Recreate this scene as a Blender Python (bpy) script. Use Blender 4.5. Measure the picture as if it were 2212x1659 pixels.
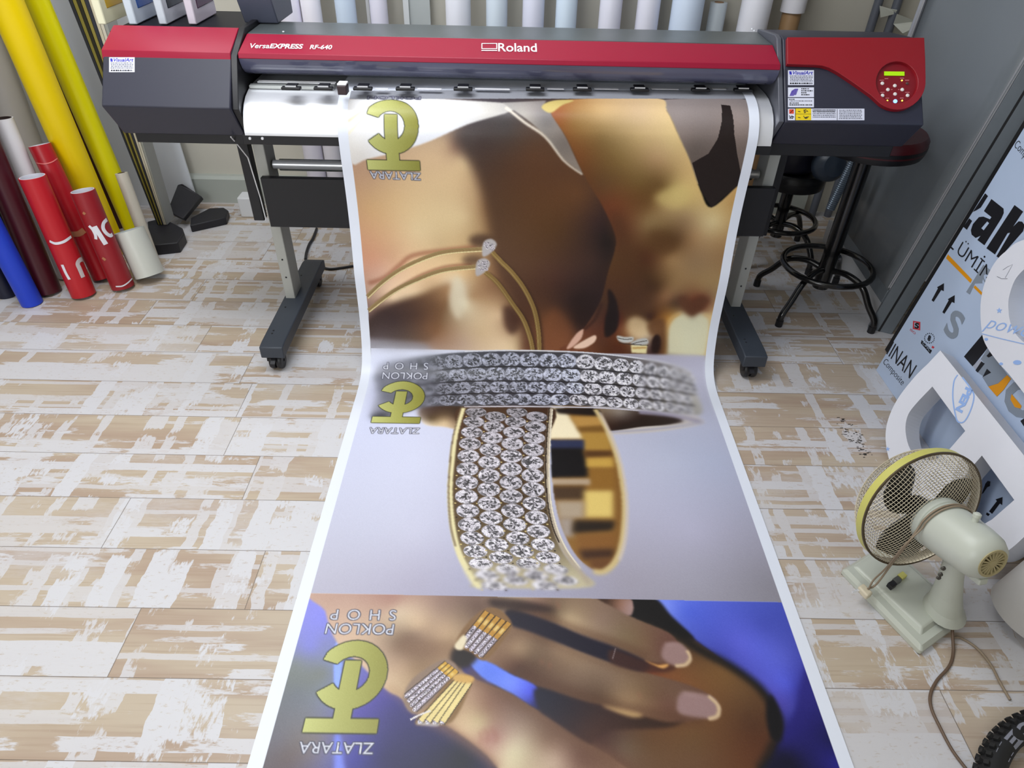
import bpy, bmesh, math, random
import numpy as np
from mathutils import Vector, Matrix
from mathutils.geometry import tessellate_polygon

for _o in list(bpy.data.objects):
    bpy.data.objects.remove(_o, do_unlink=True)
SC = bpy.context.scene
COL = SC.collection

# ------------------------------------------------------------------ camera
IMG_W, IMG_H = 2212, 1659
CAM_Z = 1.605
FOCAL_PX, PITCH, YAW, ROLL = 1460.29, 0.671697, -0.0088933, 0.0238546


def ray(px, py):
    """World direction through a pixel of the 2212x1659 frame."""
    x = (px - IMG_W / 2) / FOCAL_PX
    y = -(py - IMG_H / 2) / FOCAL_PX
    c, s = math.cos(ROLL), math.sin(ROLL)
    a, u = c * x - s * y, s * x + c * y
    cp, sp = math.cos(PITCH), math.sin(PITCH)
    d = (a, cp + u * sp, -sp + u * cp)
    cy, sy = math.cos(YAW), math.sin(YAW)
    return Vector((cy * d[0] - sy * d[1], sy * d[0] + cy * d[1], d[2]))


EYE = Vector((0, 0, CAM_Z))
_f = ray(IMG_W / 2, IMG_H / 2)
_r = ray(IMG_W / 2 + FOCAL_PX, IMG_H / 2) - _f
_u = ray(IMG_W / 2, IMG_H / 2 - FOCAL_PX) - _f
cam_data = bpy.data.cameras.new('camera')
cam = bpy.data.objects.new('camera', cam_data)
COL.objects.link(cam)
cam.matrix_world = Matrix(((_r.x, _u.x, -_f.x, 0), (_r.y, _u.y, -_f.y, 0), (_r.z, _u.z, -_f.z, CAM_Z), (0, 0, 0, 1)))
cam_data.sensor_width = 36
cam_data.sensor_fit = 'HORIZONTAL'
cam_data.lens = 36 * FOCAL_PX / IMG_W
cam_data.clip_start = 0.02
SC.camera = cam

# ------------------------------------------------------------------ world, lamps, exposure
world = bpy.data.worlds.new('world')
SC.world = world
world.use_nodes = True
world.node_tree.nodes['Background'].inputs[0].default_value = (0.80, 0.88, 1.0, 1)
world.node_tree.nodes['Background'].inputs[1].default_value = 0.05


def ceiling_lamp(name, x, y, sx, sy, watts, color=(0.93, 0.96, 1.0), z=2.84):
    d = bpy.data.lights.new(name, 'AREA')
    d.shape = 'RECTANGLE'
    d.size, d.size_y, d.energy, d.color = sx, sy, watts, color
    o = bpy.data.objects.new(name, d)
    COL.objects.link(o)
    o.location = (x, y, z)
    return o


ceiling_lamp('ceiling_panel_light', -1.25, 1.1, 1.2, 1.2, 15)
ceiling_lamp('ceiling_panel_light', -0.75, 1.75, 2.0, 0.5, 40)
ceiling_lamp('ceiling_panel_light', 0.7, 0.9, 0.6, 1.0, 3)

ceiling_lamp('ceiling_panel_light', -1.0, 2.95, 2.2, 0.3, 22)  # unseen back lamp added to brighten the rolls and the left corner
front = ceiling_lamp('front_fill_light', -1.5, -1.6, 1.4, 1.3, 48, (0.92, 0.96, 1.0), 1.75)   # unseen fill light added behind the camera to brighten the hanging banner
front.rotation_euler = (math.radians(90), 0, 0)

SC.view_settings.view_transform = 'Standard'
SC.view_settings.look = 'None'
SC.view_settings.exposure = 0.0
SC.view_settings.gamma = 1
SC.view_settings.use_curve_mapping = False
SC.cycles.use_denoising = True
SC.cycles.max_bounces = 6
SC.cycles.diffuse_bounces = 4
SC.cycles.glossy_bounces = 3
SC.cycles.caustics_reflective = False
SC.cycles.caustics_refractive = False

# ------------------------------------------------------------------ pixel-to-place helpers
def at_z(px, py, z=0.0):
    d = ray(px, py)
    return EYE + d * ((z - CAM_Z) / d.z)


def at_y(px, py, y):
    d = ray(px, py)
    return EYE + d * (y / d.y)


def on_plane(px, py, p0, n):
    d = ray(px, py)
    return EYE + d * ((Vector(p0) - EYE).dot(n) / d.dot(n))


# ------------------------------------------------------------------ materials
def lin(c):
    return tuple((v / 255 / 12.92) if v / 255 <= 0.04045 else ((v / 255 + 0.055) / 1.055) ** 2.4 for v in c[:3])


_M = {}


def mat(name, rgb, rough=0.5, metal=0.0, spec=0.5, emit=0.0, trans=0.0, noise=0.0, nscale=40.0, bump=0.0, coat=0.0):
    """Procedural Principled material; rgb is the sRGB colour of the thing; noise mottles it slightly."""
    if name in _M:
        return _M[name]
    m = bpy.data.materials.new(name)
    m.use_nodes = True
    nt = m.node_tree
    b = nt.nodes['Principled BSDF']
    col = lin(rgb)
    b.inputs['Base Color'].default_value = (*col, 1)
    b.inputs['Roughness'].default_value = rough
    b.inputs['Metallic'].default_value = metal
    b.inputs['Specular IOR Level'].default_value = spec
    b.inputs['Coat Weight'].default_value = coat
    if trans:
        b.inputs['Transmission Weight'].default_value = trans
    if emit:
        b.inputs['Emission Color'].default_value = (*col, 1)
        b.inputs['Emission Strength'].default_value = emit
    if noise or bump:
        tc = nt.nodes.new('ShaderNodeTexCoord')
        nz = nt.nodes.new('ShaderNodeTexNoise')
        nz.inputs['Scale'].default_value = nscale
        nz.inputs['Detail'].default_value = 4
        nt.links.new(tc.outputs['Object'], nz.inputs['Vector'])
        if noise:
            mx = nt.nodes.new('ShaderNodeMix')
            mx.data_type = 'RGBA'
            mx.inputs[6].default_value = (*[v * (1 - noise) for v in col], 1)
            mx.inputs[7].default_value = (*[min(1, v * (1 + noise)) for v in col], 1)
            nt.links.new(nz.outputs['Fac'], mx.inputs[0])
            nt.links.new(mx.outputs[2], b.inputs['Base Color'])
        if bump:
            bp = nt.nodes.new('ShaderNodeBump')
            bp.inputs['Strength'].default_value = bump
            bp.inputs['Distance'].default_value = 0.002
            nt.links.new(nz.outputs['Fac'], bp.inputs['Height'])
            nt.links.new(bp.outputs['Normal'], b.inputs['Normal'])
    _M[name] = m
    return m


# ------------------------------------------------------------------ mesh builder
class MB:
    """Collects shapes in world coordinates; build() links them as ONE mesh object."""

    def __init__(self):
        self.v, self.f, self.mi = [], [], []

    def add(self, verts, faces, mi=0):
        o = len(self.v)
        self.v += [tuple(p) for p in verts]
        self.f += [tuple(i + o for i in f) for f in faces]
        self.mi += [mi] * len(faces)
        return self

    def box(self, x0, x1, y0, y1, z0, z1, mi=0):
        v = [(x, y, z) for z in (z0, z1) for y in (y0, y1) for x in (x0, x1)]
        return self.add(v, [(0, 2, 3, 1), (4, 5, 7, 6), (0, 1, 5, 4), (2, 6, 7, 3), (0, 4, 6, 2), (1, 3, 7, 5)], mi)

    def obox(self, c, ax, ay, az, mi=0):
        """Box from a centre and three half-extent vectors."""
        c, ax, ay, az = Vector(c), Vector(ax), Vector(ay), Vector(az)
        v = [c + ax * i + ay * j + az * k for k in (-1, 1) for j in (-1, 1) for i in (-1, 1)]
        f = [(0, 2, 3, 1), (4, 5, 7, 6), (0, 1, 5, 4), (2, 6, 7, 3), (0, 4, 6, 2), (1, 3, 7, 5)]
        if ax.cross(ay).dot(az) < 0:
            f = [q[::-1] for q in f]
        return self.add(v, f, mi)

    def prism_x(self, prof, x0, x1, mi=0):
        """Extrude a (y, z) profile along X."""
        n = len(prof)
        area = sum(prof[i][0] * prof[(i + 1) % n][1] - prof[(i + 1) % n][0] * prof[i][1] for i in range(n))
        if area < 0:
            prof = prof[::-1]
        v = [(x0, y, z) for y, z in prof] + [(x1, y, z) for y, z in prof]
        f = [tuple(range(n))[::-1], tuple(range(n, 2 * n))]
        f += [(i, (i + 1) % n, n + (i + 1) % n, n + i) for i in range(n)]
        return self.add(v, f, mi)

    def slab(self, outer, normal, thick, holes=(), mi=0, mi_side=None):
        """A flat polygon (3-D points) with holes, thickened backwards along -normal."""
        n = Vector(normal).normalized() * thick
        loops = [[Vector(p) for p in outer]] + [[Vector(p) for p in h] for h in holes]
        tris = tessellate_polygon(loops)
        flat = [p for l in loops for p in l]
        k = len(flat)
        fr, bk = [], []
        for t in tris:
            a, b, c = (flat[i] for i in t)
            t = tuple(t)
            if (b - a).cross(c - a).dot(n) < 0:
                t = t[::-1]
            fr.append(t)
            bk.append(tuple(i + k for i in t[::-1]))
        self.add(flat + [p - n for p in flat], fr + bk, mi)
        o = len(self.v) - 2 * k
        s = 0
        for li, l in enumerate(loops):
            m = len(l)
            nn = Vector((0, 0, 0))
            for i in range(m):
                nn += l[i].cross(l[(i + 1) % m])
            ccw = (nn.dot(n) > 0) == (li == 0)
            for i in range(m):
                j = (i + 1) % m
                q = (o + s + i, o + s + j, o + s + j + k, o + s + i + k)
                self.f.append(q[::-1] if ccw else q)
                self.mi.append(mi if mi_side is None else mi_side)
            s += m
        return self

    def tube(self, pts, r, seg=10, caps=True, mi=0, closed=False):
        pts = [Vector(p) for p in pts]
        n = len(pts)
        rs = r if isinstance(r, (list, tuple)) else [r] * n
        T = []
        for i in range(n):
            if closed:
                t = pts[(i + 1) % n] - pts[i - 1]
            else:
                t = pts[min(i + 1, n - 1)] - pts[max(i - 1, 0)]
            T.append(t.normalized() if t.length > 1e-9 else Vector((0, 0, 1)))
        up = Vector((0, 0, 1)) if abs(T[0].z) < 0.9 else Vector((1, 0, 0))
        nrm = (up - T[0] * up.dot(T[0])).normalized()
        v = []
        for i in range(n):
            nrm = (nrm - T[i] * nrm.dot(T[i]))
            nrm = nrm.normalized() if nrm.length > 1e-6 else T[i].orthogonal().normalized()
            b = T[i].cross(nrm)
            for k in range(seg):
                a = 2 * math.pi * k / seg
                v.append(pts[i] + (nrm * math.cos(a) + b * math.sin(a)) * rs[i])
        f = []
        for i in range(n if closed else n - 1):
            j = (i + 1) % n
            for k in range(seg):
                l = (k + 1) % seg
                f.append((i * seg + k, i * seg + l, j * seg + l, j * seg + k))
        if caps and not closed:
            f.append(tuple(range(seg))[::-1])
            f.append(tuple(range((n - 1) * seg, n * seg)))
        return self.add(v, f, mi)

    def lathe(self, prof, origin, axis, seg=32, mi=0):
        """Revolve (radius, height) pairs about an axis through origin."""
        a = Vector(axis).normalized()
        e1 = a.orthogonal().normalized()
        e2 = a.cross(e1)
        o = Vector(origin)
        v, f = [], []
        for r, h in prof:
            for k in range(seg):
                t = 2 * math.pi * k / seg
                v.append(o + a * h + (e1 * math.cos(t) + e2 * math.sin(t)) * max(r, 1e-5))
        for i in range(len(prof) - 1):
            for k in range(seg):
                l = (k + 1) % seg
                f.append((i * seg + k, i * seg + l, (i + 1) * seg + l, (i + 1) * seg + k))
        return self.add(v, f, mi)

    def build(self, name, mats, parent=None, label=None, bevel=0.0, bseg=2, smooth=None, flip=False):
        me = bpy.data.meshes.new(name)
        org = Vector((0, 0, 0)) if parent is None else WLOC.get(parent.name, Vector((0, 0, 0)))
        if parent is None and self.v:
            a = np.array(self.v)
            org = Vector(((a[:, 0].min() + a[:, 0].max()) / 2, (a[:, 1].min() + a[:, 1].max()) / 2, a[:, 2].min()))
        me.from_pydata([tuple(Vector(p) - org) for p in self.v], [], [f[::-1] for f in self.f] if flip else self.f)
        ms = mats if isinstance(mats, (list, tuple)) else [mats]
        for m in ms:
            me.materials.append(m)
        if len(ms) > 1:
            me.polygons.foreach_set('material_index', self.mi)
        if smooth is not None:
            me.shade_smooth()
            me.set_sharp_from_angle(angle=math.radians(smooth))
        o = bpy.data.objects.new(name, me)
        COL.objects.link(o)
        if parent is not None:
            o.parent = parent
            WLOC[o.name] = org
        else:
            o.location = org
            WLOC[o.name] = org
        if label:
            o['label'] = label
        if bevel:
            b = o.modifiers.new('bevel', 'BEVEL')
            b.width, b.segments, b.limit_method, b.angle_limit = bevel, bseg, 'ANGLE', math.radians(35)
            if smooth is None:
                me.shade_smooth()
                me.set_sharp_from_angle(angle=math.radians(50))
        return o


WLOC = {}


def tag(o, label, cat, group=None, kind=None):
    o['label'] = label
    o['category'] = cat
    if group:
        o['group'] = group
    if kind:
        o['kind'] = kind
    return o


def thing(name, label, cat, loc, group=None):
    o = bpy.data.objects.new(name, None)
    o.empty_display_size = 0.05
    COL.objects.link(o)
    o.location = loc
    WLOC[o.name] = Vector(loc)
    return tag(o, label, cat, group)


def struct(name, mb, m, **kw):
    o = mb.build(name, m, **kw)
    o['kind'] = 'structure'
    return o


# ------------------------------------------------------------------ lettering
_TX = {}


def glyphs(s, bold=0.0, shear=0.0, space=1.0):
    """Triangles of a line of lettering in its own plane, one unit = cap-height em; returns verts, faces."""
    key = (s, bold, shear, space)
    if key not in _TX:
        cu = bpy.data.curves.new('lettering', 'FONT')
        cu.body = s
        cu.size = 1.0
        cu.offset = bold
        cu.shear = shear
        cu.space_character = space
        cu.resolution_u = 4
        o = bpy.data.objects.new('lettering', cu)
        COL.objects.link(o)
        dg = bpy.context.evaluated_depsgraph_get()
        me = bpy.data.meshes.new_from_object(o.evaluated_get(dg))
        v = [(p.co.x, p.co.y) for p in me.vertices]
        f = [tuple(p.vertices) for p in me.polygons]
        bpy.data.objects.remove(o)
        bpy.data.curves.remove(cu)
        bpy.data.meshes.remove(me)
        xs = [p[0] for p in v] or [0]
        ys = [p[1] for p in v] or [0]
        x0, y0, w, h = min(xs), min(ys), max(xs) - min(xs), max(ys) - min(ys)
        _TX[key] = ([((x - x0) / w, (y - y0) / h) for x, y in v], f, w / h)
    return _TX[key]


def letters(mb, s, p00, p10, p01, lift=0.0006, bold=0.0, shear=0.0, space=1.0, mi=0):
    """Flat lettering stretched over the parallelogram p00 (bottom left), p10 (bottom right), p01 (top left)."""
    v, f, _ = glyphs(s, bold, shear, space)
    p00, p10, p01 = Vector(p00), Vector(p10), Vector(p01)
    a, b = p10 - p00, p01 - p00
    n = a.cross(b).normalized() * lift
    mb.add([p00 + a * x + b * y + n for x, y in v], f, mi)


def quad(mb, p00, p10, p01, lift=0.0006, mi=0):
    p00, p10, p01 = Vector(p00), Vector(p10), Vector(p01)
    n = (p10 - p00).cross(p01 - p00).normalized() * lift
    mb.add([p00 + n, p10 + n, p10 + p01 - p00 + n, p01 + n], [(0, 1, 2, 3)], mi)


def catmull(P, n=6, closed=False):
    P = [np.array(p, float) for p in P]
    m = len(P)
    out = []
    for i in range(m if closed else m - 1):
        g = (lambda k: P[k % m]) if closed else (lambda k: P[min(max(k, 0), m - 1)])
        p0, p1, p2, p3 = g(i - 1), g(i), g(i + 1), g(i + 2)
        for k in range(n):
            t = k / n
            out.append(.5 * (2 * p1 + (p2 - p0) * t + (2 * p0 - 5 * p1 + 4 * p2 - p3) * t * t + (3 * p1 - p0 - 3 * p2 + p3) * t ** 3))
    if not closed:
        out.append(P[-1])
    return out

# ------------------------------------------------------------------ floor and room shell
PLANK_Y, PLANK_W, PLANK_L = 1.9923, 0.19208, 1.30


def floor_material():
    m = bpy.data.materials.new('distressed_laminate')
    m.use_nodes = True
    nt = m.node_tree
    N, L = nt.nodes, nt.links
    bsdf = N['Principled BSDF']

    def val(x):
        return x if not isinstance(x, (int, float)) else x

    def math_(op, a, b=None, c=None, clamp=False):
        n = N.new('ShaderNodeMath')
        n.operation = op
        n.use_clamp = clamp
        for i, x in enumerate((a, b, c)):
            if x is None:
                continue
            if isinstance(x, (int, float)):
                n.inputs[i].default_value = x
            else:
                L.new(x, n.inputs[i])
        return n.outputs[0]

    def comb(x, y, z):
        n = N.new('ShaderNodeCombineXYZ')
        for i, s in enumerate((x, y, z)):
            if isinstance(s, (int, float)):
                n.inputs[i].default_value = s
            else:
                L.new(s, n.inputs[i])
        return n.outputs[0]

    def noise(vec, scale=1.0, detail=2.0, rough=0.5):
        n = N.new('ShaderNodeTexNoise')
        n.inputs['Scale'].default_value = scale
        n.inputs['Detail'].default_value = detail
        n.inputs['Roughness'].default_value = rough
        L.new(vec, n.inputs['Vector'])
        return n.outputs['Fac']

    def step(x, lo, hi):
        n = N.new('ShaderNodeMapRange')
        n.interpolation_type = 'SMOOTHSTEP'
        L.new(x, n.inputs[0])
        n.inputs[1].default_value, n.inputs[2].default_value = lo, hi
        return n.outputs[0]

    def mix(f, a, b, mode='MIX'):
        n = N.new('ShaderNodeMix')
        n.data_type = 'RGBA'
        n.blend_type = mode
        if isinstance(f, (int, float)):
            n.inputs[0].default_value = f
        else:
            L.new(f, n.inputs[0])
        for i, x in ((6, a), (7, b)):
            if isinstance(x, tuple):
                n.inputs[i].default_value = (*lin(x), 1)
            else:
                L.new(x, n.inputs[i])
        return n.outputs[2]

    geo = N.new('ShaderNodeNewGeometry')
    sep = N.new('ShaderNodeSeparateXYZ')
    L.new(geo.outputs['Position'], sep.inputs[0])
    X, Y = sep.outputs[0], sep.outputs[1]
    rowf = math_('DIVIDE', math_('SUBTRACT', PLANK_Y, Y), PLANK_W)
    row = math_('FLOOR', rowf)
    ramp = N.new('ShaderNodeValToRGB')
    ramp.color_ramp.interpolation = 'CONSTANT'
    rnd = random.Random(4)
    known = {-2: -1.25, 0: -.962, 2: -.818, 4: -.689, 5: -.963}
    els = ramp.color_ramp.elements
    for i in range(24):
        r = i - 10
        jx = known.get(r, rnd.uniform(0, PLANK_L))
        g = (jx / PLANK_L) % 1.0
        e = els[0] if i == 0 else (els[1] if i == 1 else els.new(i / 24))
        e.position = i / 24
        e.color = (g, g, g, 1)
    L.new(math_('DIVIDE', math_('ADD', row, 10.5), 24.0), ramp.inputs[0])
    xj = math_('SUBTRACT', math_('DIVIDE', X, PLANK_L), ramp.outputs[0])
    pid = math_('FLOOR', xj)
    fx = math_('FRACT', xj)
    fy = math_('FRACT', rowf)
    seed = math_('ADD', math_('MULTIPLY', row, 7.31), math_('MULTIPLY', pid, 3.77))
    # joint lines
    ex = math_('MULTIPLY', math_('MINIMUM', fx, math_('SUBTRACT', 1.0, fx)), PLANK_L)
    ey = math_('MULTIPLY', math_('MINIMUM', fy, math_('SUBTRACT', 1.0, fy)), PLANK_W)
    joint = math_('LESS_THAN', math_('MINIMUM', ex, ey), 0.0011)
    # wood
    g1 = noise(comb(math_('MULTIPLY', X, 1.6), math_('MULTIPLY', Y, 11), seed), 1, 3)
    g2 = noise(comb(math_('MULTIPLY', X, 4), math_('MULTIPLY', Y, 150), seed), 1, 3)
    g3 = noise(comb(math_('MULTIPLY', X, 0.9), math_('MULTIPLY', Y, 3), math_('ADD', seed, 40.0)), 1, 1)
    wood = mix(step(g1, .36, .64), (170, 149, 131), (185, 170, 150))
    wood = mix(math_('MULTIPLY', step(g3, .45, .7), 0.7), wood, (187, 173, 156))
    wood = mix(math_('MULTIPLY', step(g2, .48, .75), 0.30), wood, (150, 126, 104))
    # worn white paint: blocky smears along the boards and brush bands across them
    def white(x, y):
        n = N.new('ShaderNodeTexWhiteNoise')
        n.noise_dimensions = '2D'
        L.new(comb(x, y, 0.0), n.inputs['Vector'])
        return n.outputs['Value']

    fine = noise(comb(math_('MULTIPLY', X, 26), math_('MULTIPLY', Y, 110), seed), 1, 4, .65)
    fin2 = noise(comb(math_('MULTIPLY', X, 120), math_('MULTIPLY', Y, 40), seed), 1, 3, .6)
    fj = math_('MULTIPLY', math_('SUBTRACT', fine, .5), .22)
    fk = math_('MULTIPLY', math_('SUBTRACT', fin2, .5), .20)
    wx = math_('MULTIPLY', math_('SUBTRACT', noise(comb(math_('MULTIPLY', X, 9), math_('MULTIPLY', Y, 16), seed), 1, 3), .5), .030)
    wy = math_('MULTIPLY', math_('SUBTRACT', noise(comb(math_('MULTIPLY', X, 7), math_('MULTIPLY', Y, 9), math_('ADD', seed, 9.0)), 1, 3), .5), .012)
    broad = math_('SUBTRACT', noise(comb(math_('MULTIPLY', X, 1.5), math_('MULTIPLY', Y, 3.0), seed), 1, 1), .5)
    layers = []
    for sx, sy, nx, ny, thr, k in ((17.0, 0, 3.4, 9.0, .705, 3.0), (31.0, 0, 5.0, 12.0, .69, 17.0), (0, 30.0, 4.2, 7.0, .70, 29.0), (0, 62.0, 3.0, 7.0, .70, 41.0)):
        if sx:
            cell = white(math_('FLOOR', math_('MULTIPLY', math_('ADD', X, wx), sx)), math_('ADD', seed, k))
            jit = fk
        else:
            cell = white(math_('FLOOR', math_('MULTIPLY', math_('ADD', Y, wy), sy)), math_('ADD', seed, k))
            jit = fj
        ext = noise(comb(math_('MULTIPLY', X, nx), math_('MULTIPLY', Y, ny), math_('ADD', seed, k)), 1, 2)
        v = math_('ADD', math_('ADD', math_('MULTIPLY', cell, .5), math_('MULTIPLY', ext, .62)), math_('ADD', jit, math_('MULTIPLY', broad, .22)))
        layers.append(step(v, thr - .012, thr + .03))
    paint = math_('MAXIMUM', math_('MAXIMUM', layers[0], math_('MULTIPLY', layers[1], .8)), math_('MAXIMUM', math_('MULTIPLY', layers[2], .92), math_('MULTIPLY', layers[3], .7)))
    haze = math_('MULTIPLY', step(math_('ADD', broad, fj), .0, .22), .5)
    paint = math_('MAXIMUM', paint, haze)
    worn = step(noise(comb(math_('MULTIPLY', X, 45), math_('MULTIPLY', Y, 130), math_('ADD', seed, 5.0)), 1, 3, .7), .58, .70)
    paint = math_('MULTIPLY', paint, math_('SUBTRACT', .93, math_('MULTIPLY', worn, .5)))
    col = mix(paint, wood, (205, 205, 210))
    col = mix(math_('MULTIPLY', joint, .75), col, (96, 84, 74))
    L.new(col, bsdf.inputs['Base Color'])
    bsdf.inputs['Roughness'].default_value = .42
    bsdf.inputs['Specular IOR Level'].default_value = .4
    bp = N.new('ShaderNodeBump')
    bp.inputs['Strength'].default_value = .12
    bp.inputs['Distance'].default_value = .001
    L.new(math_('ADD', fine, math_('MULTIPLY', joint, -3.0)), bp.inputs['Height'])
    L.new(bp.outputs['Normal'], bsdf.inputs['Normal'])
    return m


RX0, RX1, RY0, RY1, RZ = -2.42, 2.06, -1.7, 3.66, 2.9
M_WALL = mat('painted_plaster', (196, 192, 180), .85, noise=.03, nscale=3, bump=.05)
fl_ = MB().box(RX0, RX1, RY0, RY1, -.05, 0)
_rg = random.Random(12)
for (xa, ya), (xb, yb), n_, sp_ in (((1808, 906), (1876, 985), 60, 7), ((1836, 912), (1862, 952), 16, 3), ((1700, 822), (1712, 826), 3, 2), ((1812, 908), (1826, 905), 6, 1.5)):
    for _k in range(n_):                      # dark scuff marks trodden into the boards
        t_ = _rg.random() ** .7
        px_, py_ = xa + (xb - xa) * t_ + _rg.gauss(0, sp_), ya + (yb - ya) * t_ + _rg.gauss(0, sp_ * .6)
        p_, w_, h_ = at_z(px_, py_, .0004), _rg.uniform(.0015, .006), _rg.uniform(.001, .0025)
        fl_.add([(p_.x - w_, p_.y - h_, .0004), (p_.x + w_, p_.y - h_ * .6, .0004), (p_.x + w_ * .8, p_.y + h_, .0004), (p_.x - w_, p_.y + h_ * .7, .0004)], [(0, 1, 2, 3)], 1)
struct('floor', fl_, [floor_material(), mat('scuff_black', (58, 52, 48), .7)])
struct('ceiling', MB().box(RX0, RX1, RY0, RY1, RZ, RZ + .05), mat('ceiling_paint', (225, 225, 222), .9, noise=.02))
struct('wall_back', MB().box(RX0, RX1, RY1, RY1 + .1, 0, RZ), M_WALL)
struct('wall_left', MB().box(RX0 - .1, RX0, RY0, RY1, 0, RZ), M_WALL)
struct('wall_right', MB().box(RX1, RX1 + .1, RY0, RY1, 0, RZ), M_WALL)
struct('wall_front', MB().box(RX0, RX1, RY0 - .1, RY0, 0, RZ), M_WALL)
tr = MB()
tr.prism_x([(3.66, .0), (3.615, .0), (3.615, .135), (3.63, .15), (3.66, .15)], RX0, 1.66)
struct('baseboard_back', tr, mat('baseboard_grey', (170, 175, 168), .4, noise=.04, nscale=6))
# ------------------------------------------------------------------ the wide-format printer
M_GREY = mat('charcoal_housing', (44, 45, 60), .42, noise=.04, nscale=500, bump=.04)
M_TOP = mat('grey_top_cover', (78, 84, 86), .35, noise=.03, nscale=400)
M_RED = mat('red_gloss_cover', (150, 20, 52), .4, spec=.35)
M_REDR = mat('red_panel', (146, 24, 36), .35)
M_REDD = mat('dark_red_membrane', (128, 16, 30), .4)
M_BLK = mat('black_plastic', (18, 18, 23), .45, noise=.1, nscale=200)
M_BLKP = mat('black_painted_steel', (20, 20, 26), .5, noise=.08, nscale=300)
M_POST = mat('grey_painted_steel', (176, 177, 172), .5, noise=.03, nscale=60)
M_FOOT = mat('dark_grey_painted_steel', (52, 58, 68), .5, noise=.06, nscale=80)
M_STEEL = mat('polished_steel', (236, 238, 244), .3, metal=.45, noise=.03, nscale=30)
M_RAIL = mat('dull_aluminium', (206, 210, 208), .45, metal=.15, noise=.08, nscale=40)
M_VISOR = mat('smoked_acrylic', (92, 94, 120), .22, coat=.5)
M_WHITE = mat('white_print', (238, 238, 242), .5)
M_INK = mat('black_print', (30, 30, 34), .6)
M_BLUEP = mat('blue_print', (45, 45, 175), .6)
M_PURP = mat('purple_print', (95, 80, 170), .6, noise=.3, nscale=120)
M_STK = mat('sticker_white', (222, 224, 240), .45)
M_GREYP = mat('grey_print', (120, 122, 135), .6)

PRN = thing('large_format_printer', 'long red and charcoal wide-format printer on a two-legged stand with castors', 'printer', (0.02, 2.45, 0))

LC = [(2.275, .833), (2.2, .942), (2.298, 1.062), (2.31, 1.079), (2.42, 1.124), (2.44, 1.126), (2.465, 1.05), (2.78, 1.04), (2.78, .833)]
lc = MB().prism_x(LC, -1.292, -.888).build('side_cover', M_GREY, PRN, 'charcoal left end cover with a red top band', bevel=.004)
rc_ = [(2.296, 1.056), (2.306, 1.0815), (2.418, 1.1275), (2.428, 1.129), (2.43, 1.118), (2.42, 1.117), (2.312, 1.073), (2.306, 1.056)]
MB().prism_x(rc_, -1.294, -.890).build('red_band', M_RED, lc, 'red gloss band', bevel=.002)
sp = [(2.30, .80), (2.215, .935), (2.30, 1.074), (2.42, 1.13), (2.6, 1.13), (2.6, .80)]
MB().prism_x(sp, -.888, -.868).build('side_plate', M_BLK, PRN, bevel=.002)
RCP = [(2.275, .842), (2.2, .937), (2.40, 1.137), (2.43, 1.142), (2.61, 1.124), (2.63, 1.06), (2.78, 1.05), (2.78, .842)]
rc = MB().prism_x(RCP, .866, 1.308).build('side_cover', M_GREY, PRN, 'charcoal right end cover carrying the control panel', bevel=.004)
MB().prism_x([(y + .004, z) for y, z in RCP[:5]] + [(2.61, .842)], .848, .864).build('side_plate', mat('grey_side_plate', (92, 94, 104), .4, metal=.2, noise=.05), PRN, 'grey side plate', bevel=.002)

# middle: red hood, visor, top cover
hood = [(2.30, 1.066), (2.305, 1.081), (2.42, 1.114), (2.425, 1.108), (2.32, 1.072), (2.318, 1.062)]
hd = MB().prism_x(hood, -.866, .846).build('front_hood', M_RED, PRN, 'long red hood with white lettering', bevel=.002)
vis = [(2.303, 1.066), (2.307, 1.05), (2.316, 1.034), (2.332, 1.02), (2.358, 1.008), (2.366, 1.012), (2.34, 1.026), (2.325, 1.04), (2.318, 1.066)]
MB().prism_x(vis, -.866, .846).build('visor', M_VISOR, PRN, 'smoked blue-grey visor under the red hood', smooth=40)
MB().prism_x([(2.425, 1.10), (2.425, 1.114), (2.60, 1.117), (2.78, 1.06), (2.78, .95), (2.72, .95), (2.72, 1.03), (2.59, 1.10)], -.866, .846).build('top_cover', M_TOP, PRN, bevel=.002)
for bx, by in ((612, 68), (1646, 66), (1902, 68)):
    p = at_z(bx, by, 1.118)
    MB().lathe([(.004, 0), (.003, .003), (0, .003)], (min(p.x, .84), p.y, 1.1165), (0, 0, 1), 10).build('cover_bolt', M_STEEL, PRN)


def hp(px, py):
    return on_plane(px, py, (0, 2.305, 1.081), Vector((0, -.033, .115)))


def hood_letters(s, x0, x1, y0a, y0b, y1, **kw):
    letters(HL, s, hp(x0, y0a), hp(x1, y0b), hp(x0 + kw.pop('lean', 0), y1), lift=.0015, **kw)


for args, kw in ((('Versa', 541, 582, 105, 105.4, 94.5), dict(shear=.25, bold=.012)), (('EXPRESS', 582, 656, 105.4, 106.6, 95), dict(shear=.3, bold=.03)),
                 (('RF-640', 669, 718, 107.2, 107.6, 97.6), dict(shear=.25, bold=.02)), (('Roland', 1076, 1160, 112.3, 113, 94), dict(bold=.012))):
    HL = MB()
    hood_letters(*args, **kw)
    HL.build('lettering', M_WHITE, hd, 'white lettering on the red hood')
HL = MB()
for a, b, c, d in ((1040, 1074, 94, 95.5), (1040, 1074, 105.5, 107), (1040, 1042, 94, 107), (1072, 1074, 94, 107), (1040, 1074, 109, 111)):
    quad(HL, hp(a, d), hp(b, d), hp(a, c), lift=.0015)
HL.build('emblem', M_WHITE, hd, 'white outlined box emblem on the red hood')

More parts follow.
